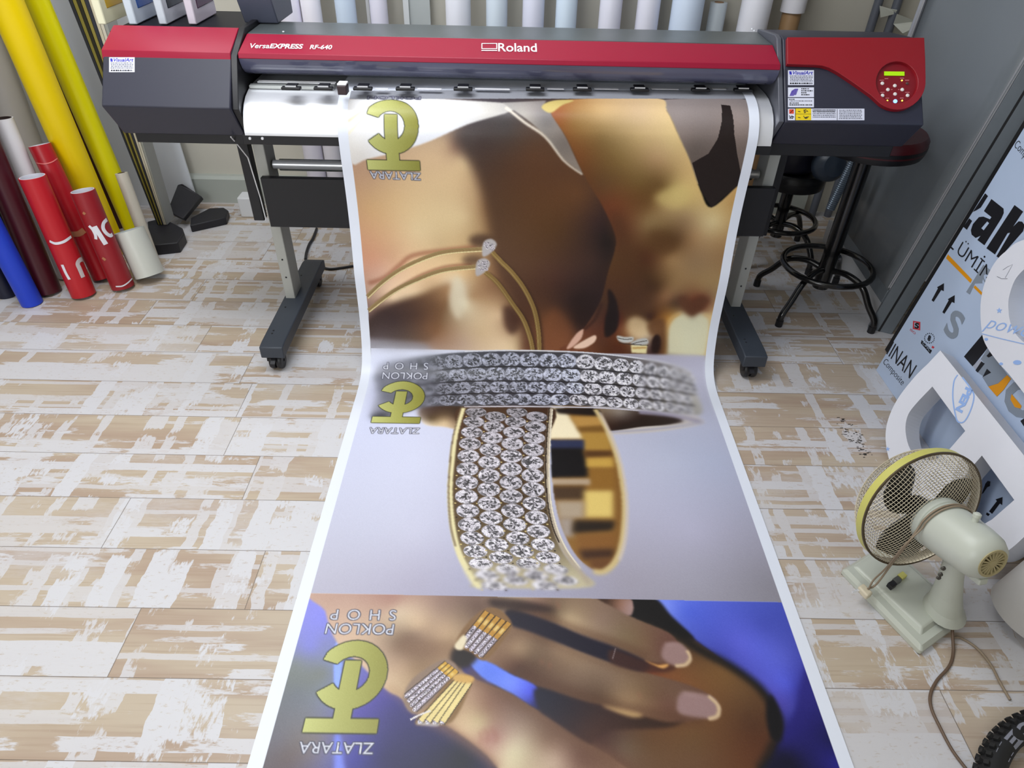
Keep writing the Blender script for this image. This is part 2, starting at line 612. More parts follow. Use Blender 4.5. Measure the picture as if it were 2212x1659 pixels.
# media path
MB().prism_x([(2.62, .90), (2.62, 1.06), (2.58, 1.06), (2.56, .90)], -.866, .846).build('inner_wall', mat('dark_inner_wall', (42, 44, 50), .5, noise=.1), PRN)
MB().prism_x([(2.428, .9895), (2.424, 1.014), (2.45, 1.022), (2.56, 1.022), (2.56, .9895)], -.83, .82).build('carriage_rail', M_RAIL, PRN, bevel=.002)
holes = MB()
for i in range(30):
    x = -.80 + i * .055
    holes.lathe([(.0035, -.001), (.0035, .0015), (0, .0015)], (x, 2.4235, 1.010), (0, -1, .1), 8)
holes.build('rail_screw_row', M_BLK, PRN)['kind'] = 'stuff'
apr = [(2.56, .975), (2.42, .975), (2.38, .974), (2.335, .970), (2.285, .956), (2.256, .940), (2.235, .920), (2.219, .893), (2.211, .866), (2.211, .856), (2.30, .857), (2.5, .90), (2.56, .90)]
MB().prism_x(apr, -.864, .844).build('apron', M_STEEL, PRN, 'bright steel apron the vinyl slides over', smooth=50)
MB().prism_x([(2.325, .970), (2.325, .979), (2.345, .981), (2.345, .970)], -.86, -.585).build('platen_edge', M_RAIL, PRN, bevel=.001)
for k in range(2):
    MB().tube([(-.84, 2.37 - k * .014, .982), (-.585, 2.37 - k * .014, .982)], .0035, 8).build('guide_wire', M_STEEL, PRN)
for px in (628, 698, 783, 875, 1000, 1156, 1258, 1382, 1514, 1606):
    c = at_z(px, 196 + (px - 628) * .004, .988)
    r = MB()
    r.box(c.x - .030, c.x + .030, c.y, c.y + .022, .9885, .997)
    r.box(c.x - .018, c.x + .018, c.y + .008, c.y + .04, .997, 1.0015)
    ro = r.build('pinch_roller', M_BLK, PRN, bevel=.002)
    MB().box(c.x - .017, c.x + .017, c.y + .005, c.y + .008, .9975, 1.001).build('spring_clip', M_STEEL, ro)
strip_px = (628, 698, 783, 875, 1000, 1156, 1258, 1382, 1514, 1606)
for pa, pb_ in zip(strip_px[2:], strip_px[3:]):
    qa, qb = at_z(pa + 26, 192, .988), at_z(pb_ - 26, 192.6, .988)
    MB().box(qa.x, qa.x + (qb.x - qa.x) * .72, qa.y, qa.y + .012, .9865, .988).build('gap_highlight_strip', M_WHITE, PRN, 'thin white guide strip')  # white strips added to imitate the bright highlight in the roller gaps
c = at_z(739, 206, .985)
cb = MB().box(c.x - .013, c.x + .015, c.y, c.y + .04, .9855, 1.012).build('media_clamp', mat('maroon_clamp', (52, 36, 42), .5), PRN, 'dark media clamp with a white top', bevel=.002)
MB().box(c.x - .013, c.x + .015, c.y + .004, c.y + .04, 1.012, 1.018).build('clamp_top', M_WHITE, cb, bevel=.002)
fb = MB().box(-.876, .85, 2.212, 2.30, .826, .858).build('front_beam', M_BLK, PRN, bevel=.003)
for px in (540, 567):
    p = at_y(px, 299, 2.212)
    MB().lathe([(.005, 0), (.004, .003), (0, .003)], (p.x, 2.212, p.z), (0, -1, 0), 10).build('screw', M_STEEL, fb)
MB().box(-1.262, -.876, 2.285, 2.85, .80, .834).box(.85, 1.285, 2.285, 2.85, .80, .842).box(-.876, .85, 2.31, 2.85, .80, .856).build('base_frame', M_BLKP, PRN, bevel=.003)

# right control panel


def rp(px, py):
    return on_plane(px, py, (0, 2.2, .937), RPN)


RPN = Vector((0, -.2, .2)).normalized()


def arc(cx, cy, r, a0, a1, n):
    return [(cx + r * math.cos(math.radians(a0 + (a1 - a0) * i / n)), cy + r * math.sin(math.radians(a0 + (a1 - a0) * i / n))) for i in range(n + 1)]


out = [(1697, 86), (1991, 87), (1993, 130), (1994, 172)] + arc(1933.5, 181, 60.5, 5, 127, 14)
out += [(1876, 210), (1838, 183), (1805, 161), (1787, 151.5), (1772, 147), (1758, 145.5), (1697, 143.5)]
circ = arc(1932.5, 183, 45, 0, 360, 40)[:-1]
lift = RPN * .014
panel = MB().slab([rp(*p) + lift for p in out], RPN, .016, holes=[[rp(*p) + lift for p in circ]])
pn = panel.build('control_panel', M_REDR, rc, 'red control panel sweeping down to a round keypad', bevel=.003)
e0, e1 = (rp(1940, 183) - rp(1930, 183)) / 10, (rp(1933, 173) - rp(1933, 183)) / 10   # one photo pixel right / up on the panel
cc = rp(1932.5, 183)
MB().slab([rp(*p) + RPN * .004 for p in arc(1932.5, 183, 46.5, 0, 360, 40)[:-1]], RPN, .004).build('keypad', M_REDD, rc, 'round dark red keypad')


def key(px, py, r, name, m, h=.003, lbl=None):
    return MB().lathe([(r, 0), (r, h * .7), (r * .8, h), (0, h)], rp(px, py) + RPN * .004, RPN, 16).build(name, m, rc, lbl, smooth=40)


q = MB()
quad(q, rp(1907.5, 165.5), rp(1951.5, 166), rp(1907.5, 156.5), lift=.006)
q.build('display', mat('lit_display', (158, 210, 8), .4, emit=.45), rc, 'glowing yellow-green display')
M_KEY = mat('white_key', (236, 230, 226), .4)
for x, y in ((1904, 182), (1931, 187), (1916, 195.5), (1947, 195.5), (1931.5, 205), (1904.5, 208), (1958.5, 208)):
    key(x, y, .0056, 'button', M_KEY)
key(1957.5, 182, .0045, 'button', mat('dark_key', (90, 60, 58), .5))
key(1932, 220.5, .0062, 'power_button', mat('lit_blue_key', (120, 170, 255), .4, emit=2.2), lbl='power button lit blue')
for x, y in ((1946.5, 175.5), (1915, 219), (1947, 219)):
    key(x, y, .0027, 'indicator_light', mat('lit_amber', (250, 235, 90), .4, emit=1.2), .002)
for x, y, w in ((1898, 176, 10), (1909, 172.5, 8), (1942, 171.5, 9), (1953, 176, 9), (1900, 202, 9), (1953, 202, 10), (1911, 214.6, 8), (1942, 214.4, 8), (1923, 196, 3), (1938, 196, 3)):
    kl = MB()
    quad(kl, rp(x, y), rp(x + w, y), rp(x, y - 1.6), lift=.0048)
    kl.build('key_legend', mat('pink_print', (205, 120, 125), .5), rc)

# stickers on the covers


def text_rows(mb, f, x0, x1, y0, y1, n, mi, seed=1, fill=.62):
    rg = random.Random(seed)
    for i in range(n):
        ya = y0 + (y1 - y0) * i / n
        yb = ya + (y1 - y0) / n * fill
        x = x0 + rg.uniform(0, 1)
        while x < x1 - 1.5:
            w = rg.uniform(1.2, 4.5)
            quad(mb, f(x, yb), f(min(x + w, x1), yb), f(x, ya), lift=.0012, mi=mi)
            x += w + rg.uniform(.7, 1.3)


def sticker(f, n, x0, y0, x1, y1, parent, label, rows):
    s = MB()
    s.slab([f(x0, y1) + n * .0008, f(x1, y1) + n * .0008, f(x1, y0) + n * .0008, f(x0, y0) + n * .0008], n, .0007)
    rows(s)
    return s.build('sticker', [M_STK, M_BLUEP, M_INK, M_GREYP, M_PURP, mat('warning_yellow', (235, 205, 20), .5), mat('orange_red_print', (215, 70, 40), .5)], parent, label)


def va(f, x0, y0, x1, y1):
    def g(s):
        w, h = x1 - x0, y1 - y0
        quad(s, f(x0 + w * .06, y0 + h * .30), f(x0 + w * .15, y0 + h * .30), f(x0 + w * .04, y0 + h * .08), lift=.0012, mi=1)
        letters(s, 'VisualArt', f(x0 + w * .16, y0 + h * .30), f(x0 + w * .95, y0 + h * .30), f(x0 + w * .18, y0 + h * .05), lift=.0012, bold=.02, shear=.15, mi=1)
        text_rows(s, f, x0 + w * .06, x1 - w * .05, y0 + h * .36, y0 + h * .80, 4, 3, 3)
        text_rows(s, f, x0 + w * .06, x1 - w * .05, y0 + h * .84, y0 + h * .96, 1, 2, 5, .8)
    return g


sticker(rp, RPN, 1702, 152, 1758, 184, rc, 'white service sticker with blue heading, topmost on the right cover', va(rp, 1702, 152, 1758, 184))


def st2(s):
    for i in range(9):
        a = 1705 + i * 1.6
        quad(s, rp(a, 207.5 - (i > 5) * 2), rp(a + 1.35, 207.5 - (i > 5) * 2), rp(a + 5, 192 + max(0, 4 - i)), lift=.0012, mi=4)
    for i, w in enumerate((17, 26, 12, 18)):
        text_rows(s, rp, 1730, 1730 + w, 191 + i * 4.3, 193.6 + i * 4.3, 1, 2, 9 + i, .9)


sticker(rp, RPN, 1702, 189, 1758, 210, rc, 'white sticker with a purple striped emblem', st2)


def st3(s):
    text_rows(s, rp, 1704, 1717, 214, 216, 1, 2, 21, .9)
    text_rows(s, rp, 1704, 1755, 217.5, 220, 1, 3, 22, .8)
    text_rows(s, rp, 1704, 1725, 222, 224.4, 1, 2, 23, .9)
    text_rows(s, rp, 1704, 1755, 226, 229, 1, 2, 24, .7)


sticker(rp, RPN, 1702, 212, 1758, 232, rc, 'white sticker with four lines of small print', st3)


def st4(s):
    quad(s, rp(1718, 260), rp(1752, 260), rp(1718, 234.6), lift=.0011, mi=5)
    quad(s, rp(1717, 260), rp(1718.3, 260), rp(1717, 235), lift=.0013, mi=2)
    quad(s, rp(1718, 247.2), rp(1752, 247.2), rp(1718, 246.6), lift=.0014, mi=2)
    quad(s, rp(1704.5, 246), rp(1714.5, 246), rp(1704.5, 236.5), lift=.0012, mi=6)
    for a, b in (((1706, 245), (1713, 237.5)), ((1706, 237.5), (1713, 245))):
        quad(s, rp(a[0] - .8, a[1]), rp(a[0] + .9, a[1]), rp(b[0] - .8, b[1]), lift=.0015, mi=2)
    rg = random.Random(8)
    for cx, cy in ((1740, 240.5), (1740, 253), (1709, 254)):
        for k in range(9):
            x, y = cx + rg.uniform(-5, 5), cy + rg.uniform(-4, 4)
            quad(s, rp(x, y + 1), rp(x + rg.uniform(1, 4), y + 1), rp(x + rg.uniform(-1, 1), y - 1), lift=.0015, mi=2)
    for cx, cy in ((1724, 241), (1724, 254)):
        quad(s, rp(cx, cy + 1), rp(cx + 5, cy + 1.4), rp(cx - 1, cy - .6), lift=.0015, mi=2)
    quad(s, rp(1807.6, 260), rp(1808.6, 260), rp(1807.6, 236), lift=.0012, mi=2)
    text_rows(s, rp, 1755, 1805, 237, 256, 5, 3, 31, .55)
    text_rows(s, rp, 1755, 1805, 237, 244, 2, 2, 32, .55)
    text_rows(s, rp, 1812, 1862, 237.5, 259, 6, 3, 33, .55)


sticker(rp, RPN, 1702, 235, 1867, 260, rc, 'long warning sticker with yellow hazard pictograms', st4)
LPN = Vector((0, -.12, .098)).normalized()


def lp(px, py):
    return on_plane(px, py, (0, 2.2, .942), LPN)


sticker(lp, LPN, 236, 124, 291, 156, lc, 'white service sticker with blue heading on the left cover', va(lp, 236, 124, 291, 156))

# ink system behind the left cover
MB().box(-1.345, -.90, 2.48, 2.86, 1.045, 1.10).build('cartridge_tray', mat('navy_black_tray', (12, 14, 24), .5, spec=.2), PRN, bevel=.004)
q0 = at_y(523, 52, 2.56)
bx = MB()
bx.prism_x([(2.56, 1.118), (2.50, 1.24), (2.50, 1.6), (2.75, 1.6), (2.75, 1.118)], q0.x + .01, q0.x + .125)
bx.build('ink_pump_box', mat('slate_box', (88, 92, 110), .4), PRN, 'slate grey box standing on the top cover', bevel=.004)
M_CLEAR = mat('milky_plastic', (232, 226, 214), .35)
inks = [(211, 'yellow', (206, 165, 30), (240, 236, 206)), (278, 'cyan', (40, 90, 170), (214, 222, 234)), (343, 'black', (34, 42, 54), (216, 220, 230)), (407, 'magenta', (92, 45, 78), (226, 214, 226))]
for px, nm, c1, c2 in inks:
    p = at_z(px, 51, 1.105)
    ct = thing('ink_cartridge', 'milky %s ink cartridge standing behind the left end of the printer' % nm, 'ink cartridge', (p.x + .014, 2.66, 1.102), 'ink cartridges standing in the tray')
    y0 = p.y
    MB().box(p.x, p.x + .029, y0, y0 + .20, 1.102, 1.40).build('case', mat('case_' + nm, c2, .3), ct, bevel=.004)
    MB().box(p.x + .004, p.x + .0305, y0 + .035, y0 + .19, 1.145, 1.38).build('ink_bag', mat('ink_' + nm, c1, .25), ct, nm + ' ink showing through the side', bevel=.003)

# stand
for sx, px0, px1 in ((-1, -.925, -.885), (1, .925, .966)):
    mid = (px0 + px1) / 2
    po = MB().box(px0, px1, 2.41, 2.51, .115, .802).build('stand_post', M_POST, PRN, bevel=.003)
    for z in (.30, .22):
        MB().lathe([(.004, 0), (.003, .002), (0, .002)], (mid, 2.41, z), (0, -1, 0), 8).build('screw', M_BLK, po)
    c0 = -.890 if sx < 0 else .937
    ft = MB().prism_x([(2.06, .07), (2.062, .118), (2.10, .122), (2.72, .122), (2.765, .112), (2.765, .07)], c0 - .044, c0 + .044).build('stand_foot', M_FOOT, PRN, bevel=.004)
    for y in (2.15, 2.17, 2.34, 2.60):
        MB().lathe([(.004, 0), (.003, .002), (0, .002)], (c0 - .018, y, .122), (0, 0, 1), 8).build('screw', M_BLK, ft)
    for y in (2.10, 2.72):
        cs = MB()
        for k in (-1, 1):
            cs.lathe([(.006, -.011), (.031, -.010), (.034, -.004), (.034, .004), (.031, .010), (.006, .011)], (c0 + k * .014, y, .0345), (1, 0, 0), 24)
        cs.tube([(c0 - .02, y, .0345), (c0 + .02, y, .0345)], .008, 10)
        w = cs.build('castor', M_BLK, PRN, smooth=40)
        MB().prism_x([(y - .02, .072), (y - .024, .045), (y - .006, .028), (y + .006, .028), (y + .016, .05), (y + .02, .072)], c0 - .031, c0 - .026).prism_x([(y - .012, .07), (y - .05, .05), (y - .05, .044), (y - .008, .06)], c0 - .012, c0 + .006).build('brake_lever', M_BLKP, w)
MB().box(-.905, .962, 2.365, 2.39, .462, .652).build('tray_panel', M_BLKP, PRN, 'black steel panel spanning the stand', bevel=.002)
MB().box(-.885, .925, 2.43, 2.49, .50, .56).build('cross_beam', M_BLKP, PRN, bevel=.003)
MB().tube([(-.88, 2.46, .668), (.92, 2.46, .668)], .016, 16).build('roller_bar', M_STEEL, PRN, smooth=40)
MB().tube([(-.88, 2.53, .640), (.92, 2.53, .640)], .022, 16).build('roller_bar', mat('green_grey_tube', (112, 124, 122), .35, metal=.4), PRN, smooth=40)
MB().box(-.985, -.945, 2.42, 2.46, .46, .80).build('hanger_bracket', M_BLKP, PRN, bevel=.003)
MB().tube([(-.93, 2.255, .835), (-.935, 2.30, .80), (-.938, 2.38, .72), (-.934, 2.402, .56), (-.932, 2.404, .47)], .0022, 6).build('post_edge_highlight', M_WHITE, PRN, 'thin white cable down the left post')  # thin white tube standing in for the highlight on the post's flange edge
MB().box(.985, 1.03, 2.50, 2.56, .40, .80).build('hanger_bracket', M_BLKP, PRN, bevel=.003)
# ------------------------------------------------------------------ the printed vinyl banner coming out of the printer
BAN_W, BAN_X = 1.352, 0.117
PROF = [(2.50, .984), (2.42, .9845), (2.35, .981), (2.317, .977), (2.282, .967), (2.252, .952), (2.227, .932), (2.209, .905), (2.197, .870), (2.192, .796), (2.192, .717),
        (2.189, .636), (2.181, .554), (2.168, .472), (2.152, .387), (2.145, .294), (2.136, .198), (2.118, .125), (2.098, .075), (2.068, .036), (2.02, .012), (1.95, .004), (1.83, .004), (1.5, .004), (1.2, .004), (.9, .004), (.42, .004)]
_pr = np.array(catmull(PROF, 10))
_sl = np.concatenate([[0], np.cumsum(np.hypot(np.diff(_pr[:, 0]), np.diff(_pr[:, 1])))])
RES = 2.0                                   # print raster, millimetres per cell
NU, NV = int(BAN_W * 1000 / RES) + 1, int(_sl[-1] * 1000 / RES) + 1


def uv(px, py):
    """Where a point seen in the photograph lies on the print: raster cells across and along."""
    d = ray(px, py)
    c = _pr[:, 0] * d.z - (_pr[:, 1] - CAM_Z) * d.y
    for i in range(len(c) - 1, 0, -1):
        if c[i] * c[i - 1] <= 0 and c[i] != c[i - 1]:
            t = c[i - 1] / (c[i - 1] - c[i])
            y = _pr[i - 1, 0] + t * (_pr[i, 0] - _pr[i - 1, 0])
            v = _sl[i - 1] + t * (_sl[i] - _sl[i - 1])
            return ((d.x * y / d.y - BAN_X + BAN_W / 2) * 1000 / RES, v * 1000 / RES)
    return (0, 0)


ART = np.zeros((NV, NU, 3), np.float32)
ART[:] = (226, 231, 243)                    # white vinyl


def P(s):
    """'x y, x y' -> raster points."""
    return np.array([uv(*map(float, q.split())) for q in s.split(',')])


def boxblur(a, r):
    if r < 1:
        return a
    for ax in (0, 1):
        p = np.pad(a, [(r + 1, r) if k == ax else (0, 0) for k in range(2)], mode='edge')
        c = np.cumsum(p, axis=ax)
        n = a.shape[ax]
        hi = np.take(c, range(2 * r + 1, 2 * r + 1 + n), axis=ax)
        lo = np.take(c, range(0, n), axis=ax)
        a = (hi - lo) / (2 * r + 1)
    return a


def poly_mask(pts, soft=0, smooth=True, close=True):
    """Coverage of a polygon over the raster; soft is the blur radius of its edge in cells."""
    pts = np.array(catmull(pts, 5, True)) if smooth else np.array(pts)
    pad = 4 * soft + 4
    x0, x1 = int(max(0, pts[:, 0].min() - pad)), int(min(NU, pts[:, 0].max() + pad + 1))
    y0, y1 = int(max(0, pts[:, 1].min() - pad)), int(min(NV, pts[:, 1].max() + pad + 1))
    if x1 <= x0 or y1 <= y0:
        return (0, 1, 0, 1), np.zeros((1, 1), np.float32)
    acc = np.zeros((y1 - y0, x1 - x0), np.float32)
    xs = np.arange(x0, x1)
    for oy in (-.25, .25):
        ys = np.arange(y0, y1) + oy
        ins = np.zeros((y1 - y0, x1 - x0), bool)
        for i in range(len(pts)):
            (xa, ya), (xb, yb) = pts[i - 1], pts[i]
            if ya == yb:
                continue
            rows = (ys > min(ya, yb)) & (ys <= max(ya, yb))
            if not rows.any():
                continue
            xc = xa + (ys[rows] - ya) * (xb - xa) / (yb - ya)
            ins[rows] ^= xs[None, :] > xc[:, None]
        acc += ins * .5
    if soft:
        acc = boxblur(boxblur(acc, soft), soft)
    return (y0, y1, x0, x1), acc


def put(w, m, col):
    y0, y1, x0, x1 = w
    t = ART[y0:y1, x0:x1]
    c = np.asarray(col, np.float32)
    if c.ndim == 3:
        c = c[y0:y1, x0:x1] if c.shape[0] == NV else c
    t += (c - t) * m[..., None]


def fill(s, col, soft=0, smooth=True, a=1.0):
    w, m = poly_mask(P(s) if isinstance(s, str) else s, soft, smooth)
    put(w, m * a, col)


def field(s, power=3.0, eps=6.0):
    """A smooth colour field through samples 'x y r g b; ...' over the whole raster."""
    q = [list(map(float, t.split())) for t in s.strip().strip(';').split(';')]
    p = np.array([uv(a[0], a[1]) for a in q])
    c = np.array([a[2:] for a in q])
    st = 6
    v0, v1 = max(0, int(p[:, 1].min()) - 60), min(NV, int(p[:, 1].max()) + 60)
    gy, gx = np.arange(v0, v1 + st, st), np.arange(0, NU + st, st)
    # multiquadric interpolation with a little smoothing: no bull's-eyes round the samples
    sc = 1 / 40.0
    c2 = (eps * sc) ** 2
    D = np.sqrt(((p[:, None] - p[None]) ** 2).sum(-1) * sc * sc + c2)
    A = np.zeros((len(p) + 1, len(p) + 1))
    A[:-1, :-1] = -D - np.eye(len(p)) * .04
    A[-1, :-1] = A[:-1, -1] = 1
    W = np.linalg.solve(A, np.concatenate([c, np.zeros((1, 3))]))
    g = np.empty((len(gy), len(gx), 3))
    for r0 in range(0, len(gy), 40):
        k = -np.sqrt(((gy[r0:r0 + 40, None, None] - p[:, 1]) ** 2 + (gx[None, :, None] - p[:, 0]) ** 2) * sc * sc + c2)
        g[r0:r0 + 40] = k @ W[:-1] + W[-1]
    g = np.clip(g, c.min(0) * .9, np.minimum(c.max(0) * 1.05, 252))
    yy = (np.arange(v0, v1) - v0) / st
    xx = np.arange(NU) / st
    iy, ix = np.minimum(yy.astype(int), len(gy) - 2), np.minimum(xx.astype(int), len(gx) - 2)
    fy, fx = (yy - iy)[:, None, None], (xx - ix)[None, :, None]
    r = (g[iy][:, ix] * (1 - fx) + g[iy][:, ix + 1] * fx) * (1 - fy) + (g[iy + 1][:, ix] * (1 - fx) + g[iy + 1][:, ix + 1] * fx) * fy
    full = np.zeros((NV, NU, 3), np.float32)
    full[v0:v1] = r
    return full


def stroke(s, width, col, soft=0, a=1.0, w1=None):
    """A painted line, width in cells, optionally tapering to w1."""
    p = np.array(catmull(P(s) if isinstance(s, str) else s, 6))
    t = np.gradient(p, axis=0)
    t /= np.maximum(np.hypot(t[:, 0], t[:, 1])[:, None], 1e-6)
    n = np.stack([-t[:, 1], t[:, 0]], 1)
    h = np.linspace(width, width if w1 is None else w1, len(p))[:, None] / 2
    fill(np.concatenate([p + n * h, (p - n * h)[::-1]]), col, soft, False, a)


def disc(cx, cy, ru, rv, col, soft=0, a=1.0, rot=0.0):
    """Ellipse about a photo point, radii in cells."""
    c = uv(cx, cy)
    t = np.linspace(0, 2 * math.pi, 28)[:-1]
    e, f = ru * np.cos(t), rv * np.sin(t)
    k, s = math.cos(rot), math.sin(rot)
    fill(np.stack([c[0] + e * k - f * s, c[1] + e * s + f * k], 1), col, soft, False, a)


GR = np.random.default_rng(3)


def gem(cu, cv, ru, rv, rot=0.0, bright=1.0, tint=(1, 1, 1), a=1.0, blur=0):
    """A brilliant-cut stone: dark star facets in a pale oval."""
    R = max(ru, rv) + 1
    x0, x1, y0, y1 = int(max(0, cu - R)), int(min(NU, cu + R + 2)), int(max(0, cv - R)), int(min(NV, cv + R + 2))
    if x1 <= x0 or y1 <= y0:
        return
    X, Y = np.meshgrid(np.arange(x0, x1) - cu, np.arange(y0, y1) - cv)
    k, s = math.cos(rot), math.sin(rot)
    ex, ey = (X * k + Y * s) / ru, (-X * s + Y * k) / rv
    r, th = np.hypot(ex, ey), np.arctan2(ey, ex)
    ph = GR.uniform(0, 6.28)
    ns = 18
    twist = GR.uniform(-.6, .6)
    sec = ((th + ph + twist * r) / (2 * math.pi) * ns).astype(int) % ns
    ring_ = np.clip((r * 4.4).astype(int), 0, 4)
    tab = GR.uniform(0, 1, (5, ns))
    dk = GR.uniform(.35, .62)
    tab[0] = np.where(tab[0] > dk, .22, .74)
    tab[1] = np.where(tab[1] > .5, .84, .20 + .3 * tab[1])
    tab[2] = np.where(tab[2] > .34, .66 + .3 * tab[2], .32)
    tab[3] = np.where(tab[3] > .30, .62 + .36 * tab[3], .42)
    tab[4] = .56 + .42 * tab[4]
    v = tab[ring_, sec] + GR.normal(0, .13, r.shape)
    v = np.clip(v, .08, 1.15) * np.where(r > .95, .72, 1.0) * bright
    m = np.clip((1.03 - r) * R, 0, 1) * a
    col = np.clip(v, 0, 1.14)[..., None] * np.array([212, 209, 221]) * np.array(tint) + 16
    t = ART[y0:y1, x0:x1]
    t += (np.minimum(col, 250) - t) * m[..., None]


def blur_zone(s, r, soft=12):
    """Blur the print inside a polygon (the out-of-focus ends of a photograph)."""
    w, m = poly_mask(P(s), soft)
    y0, y1, x0, x1 = w
    t = ART[y0:y1, x0:x1]
    b = np.stack([boxblur(boxblur(t[..., k], r), r) for k in range(3)], -1)
    t += (b - t) * m[..., None]


def print_text(s, p00, p10, p01, fillc, edge, bold=.03, space=1.0, grow=2):
    a, b, c = (np.array(uv(*p)) for p in (p00, p10, p01))
    v, f, _ = glyphs(s, bold, 0.0, space)
    v = np.array([a + (b - a) * x + (c - a) * y for x, y in v])
    x0, x1 = int(v[:, 0].min()) - 6, int(v[:, 0].max()) + 7
    y0, y1 = int(v[:, 1].min()) - 6, int(v[:, 1].max()) + 7
    K = 3
    m = np.zeros(((y1 - y0) * K, (x1 - x0) * K), bool)
    for t in f:
        q = (v[list(t)] - (x0, y0)) * K
        for i in range(1, len(q) - 1):
            A, B, C = q[0], q[i], q[i + 1]
            ax, bx = int(min(A[0], B[0], C[0])), int(max(A[0], B[0], C[0])) + 2
            ay, by = int(min(A[1], B[1], C[1])), int(max(A[1], B[1], C[1])) + 2
            X, Y = np.meshgrid(np.arange(ax, bx) + .5, np.arange(ay, by) + .5)
            e = [(Q[0] - p[0]) * (Y - p[1]) - (Q[1] - p[1]) * (X - p[0]) for p, Q in ((A, B), (B, C), (C, A))]
            ins = ((e[0] >= 0) & (e[1] >= 0) & (e[2] >= 0)) | ((e[0] <= 0) & (e[1] <= 0) & (e[2] <= 0))
            m[ay:by, ax:bx] |= ins[:m[ay:by, ax:bx].shape[0], :m[ay:by, ax:bx].shape[1]]
    m = m.reshape(y1 - y0, K, x1 - x0, K).mean((1, 3)).astype(np.float32)
    put((y0, y1, x0, x1), np.clip(boxblur(m, 1) * 4.5, 0, 1) * .92, edge)
    put((y0, y1, x0, x1), m, fillc)


def emblem(ou, ov):
    """The gold emblem: an open ring hugging an upside-down T; ou, ov = ring centre in print millimetres."""
    def L(p):
        return np.array([((ou + x) / RES, (ov + y) / RES) for x, y in p])
    a0, a1 = math.radians(180 - 33), math.radians(180 + 33)
    ts = np.linspace(a1, a0 + 2 * math.pi, 60)
    R, r = 88, 46
    ring_ = [(R * math.cos(t), R * math.sin(t)) for t in ts] + [(r * math.cos(t), r * math.sin(t)) for t in ts[::-1]]
    ring_[0] = (-75, -36)
    tee = [(-20, -34), (20, -34), (20, 110), (86, 110), (86, 142), (-85, 142), (-85, 110), (-20, 110)]
    g = np.clip(((np.arange(NU) * RES - ou) + 86) / 172, 0, 1)[None, :, None]
    gold = np.array([193, 196, 122]) * (1 - g) + np.array([142, 140, 62]) * g
    gold = np.broadcast_to(gold, (NV, NU, 3))
    for shape in (ring_, tee):
        w, m = poly_mask(L(shape), 1, False)
        put(w, np.clip(m * 4.0, 0, 1) * .9, (54, 56, 34))
    for shape in (ring_, tee):
        w, m = poly_mask(L(shape), 0, False)
        put(w, m, gold)


MARG_L, MARG_R = 34, 34                      # unprinted margins, millimetres


def frame_mask(top, bottom):
    """Printed picture between two photo rows (each a pair of points) inside the margins."""
    (a, b), (c, d) = [[uv(*p)[1] for p in q] for q in (top, bottom)]
    l, r = MARG_L / RES, NU - MARG_R / RES
    return poly_mask(np.array([(l, a), (r, b), (r, d), (l, c)]), 0, False)

# ---- picture 1: shoulder, necklaces and hand
skin = field('''800 370 188 152 122;800 450 205 165 120;850 420 215 180 135;950 420 225 195 150;1000 350 212 182 142;900 500 228 200 155;1000 470 222 194 148;
800 560 205 150 120;850 560 215 170 135;950 530 215 185 140;1030 420 190 155 115;1050 350 128 97 74;1055 450 150 112 75;1050 500 165 130 90;1040 310 72 58 54;1095 275 74 66 68;1020 290 72 62 64;
1100 350 85 58 42;1150 450 95 62 35;1200 500 85 55 30;1150 550 90 60 38;1250 420 100 65 38;1290 480 58 38 36;1315 520 34 25 25;1280 560 60 40 35;1200 600 80 50 40;1230 650 58 38 35;1180 690 112 70 45;
1160 640 85 55 40;1250 690 58 35 30;1150 330 90 60 40;1200 380 95 62 38;850 645 238 208 172;950 605 236 202 158;820 590 215 170 145;1000 590 232 197 147;900 640 232 202 162;1010 300 90 75 70;985 320 150 120 100;
960 310 190 160 130;830 690 75 50 45;870 680 65 45 40;920 690 95 65 40;955 650 135 98 64;940 720 140 100 70;985 620 238 222 192;1000 655 242 228 195;1020 640 200 165 125;1080 680 225 190 150;1040 720 220 190 150;
1090 740 235 205 165;1120 640 130 95 60;1000 740 195 165 140;900 740 150 130 125;830 740 152 150 160;1100 600 110 75 50;1110 690 120 80 55;1135 745 215 185 140;870 720 90 70 65;1060 620 160 120 85;1215 740 120 70 45''')
W1, K1 = frame_mask(((745, 213), (1630, 213)), ((783, 752), (1543, 768)))
put(W1, K1, skin)
# shaded throat: a soft edge down the neck, then the shadow under the collar bone
throat = field('''1040 310 70 56 52;1095 275 70 62 60;1020 290 76 66 64;1100 350 84 57 40;1150 450 94 61 34;1200 500 86 56 30;1150 550 90 60 38;1250 420 102 66 38;1290 480 58 38 34;1318 520 30 22 22;1280 560 60 40 34;1200 600 78 49 38;1230 650 54 36 33;1180 690 108 68 42;
1160 640 84 54 38;1250 690 54 34 29;1150 330 92 61 40;1200 380 96 62 38;1060 400 84 58 40;1080 460 88 60 38;1075 540 92 64 44;1100 620 92 62 44;1130 700 86 54 38;1310 600 48 32 28;1210 740 120 72 46;1255 640 50 34 32''')
fill('985 292,1020 270,1100 240,1262 370,1300 440,1332 505,1330 545,1300 650,1240 740,1215 775,1130 775,1126 700,1100 640,1075 585,1062 540,1055 480,1042 420,1022 360', throat, 9)
fill('1240 640,1290 640,1285 690,1262 715,1245 700', (40, 26, 24), 7, True, .6)
fill('1195 665,1225 690,1240 730,1220 765,1170 765,1172 700', (138, 84, 52), 8, True, .6)
fill('783 705,815 672,860 652,920 632,968 612,978 622,962 660,946 700,930 735,880 742,800 735', field('800 700 62 44 40;850 690 62 42 38;900 680 84 56 40;940 660 120 84 54;930 710 124 86 58;820 730 84 70 70;880 730 92 72 62;965 625 176 134 92', 3, 6), 6)
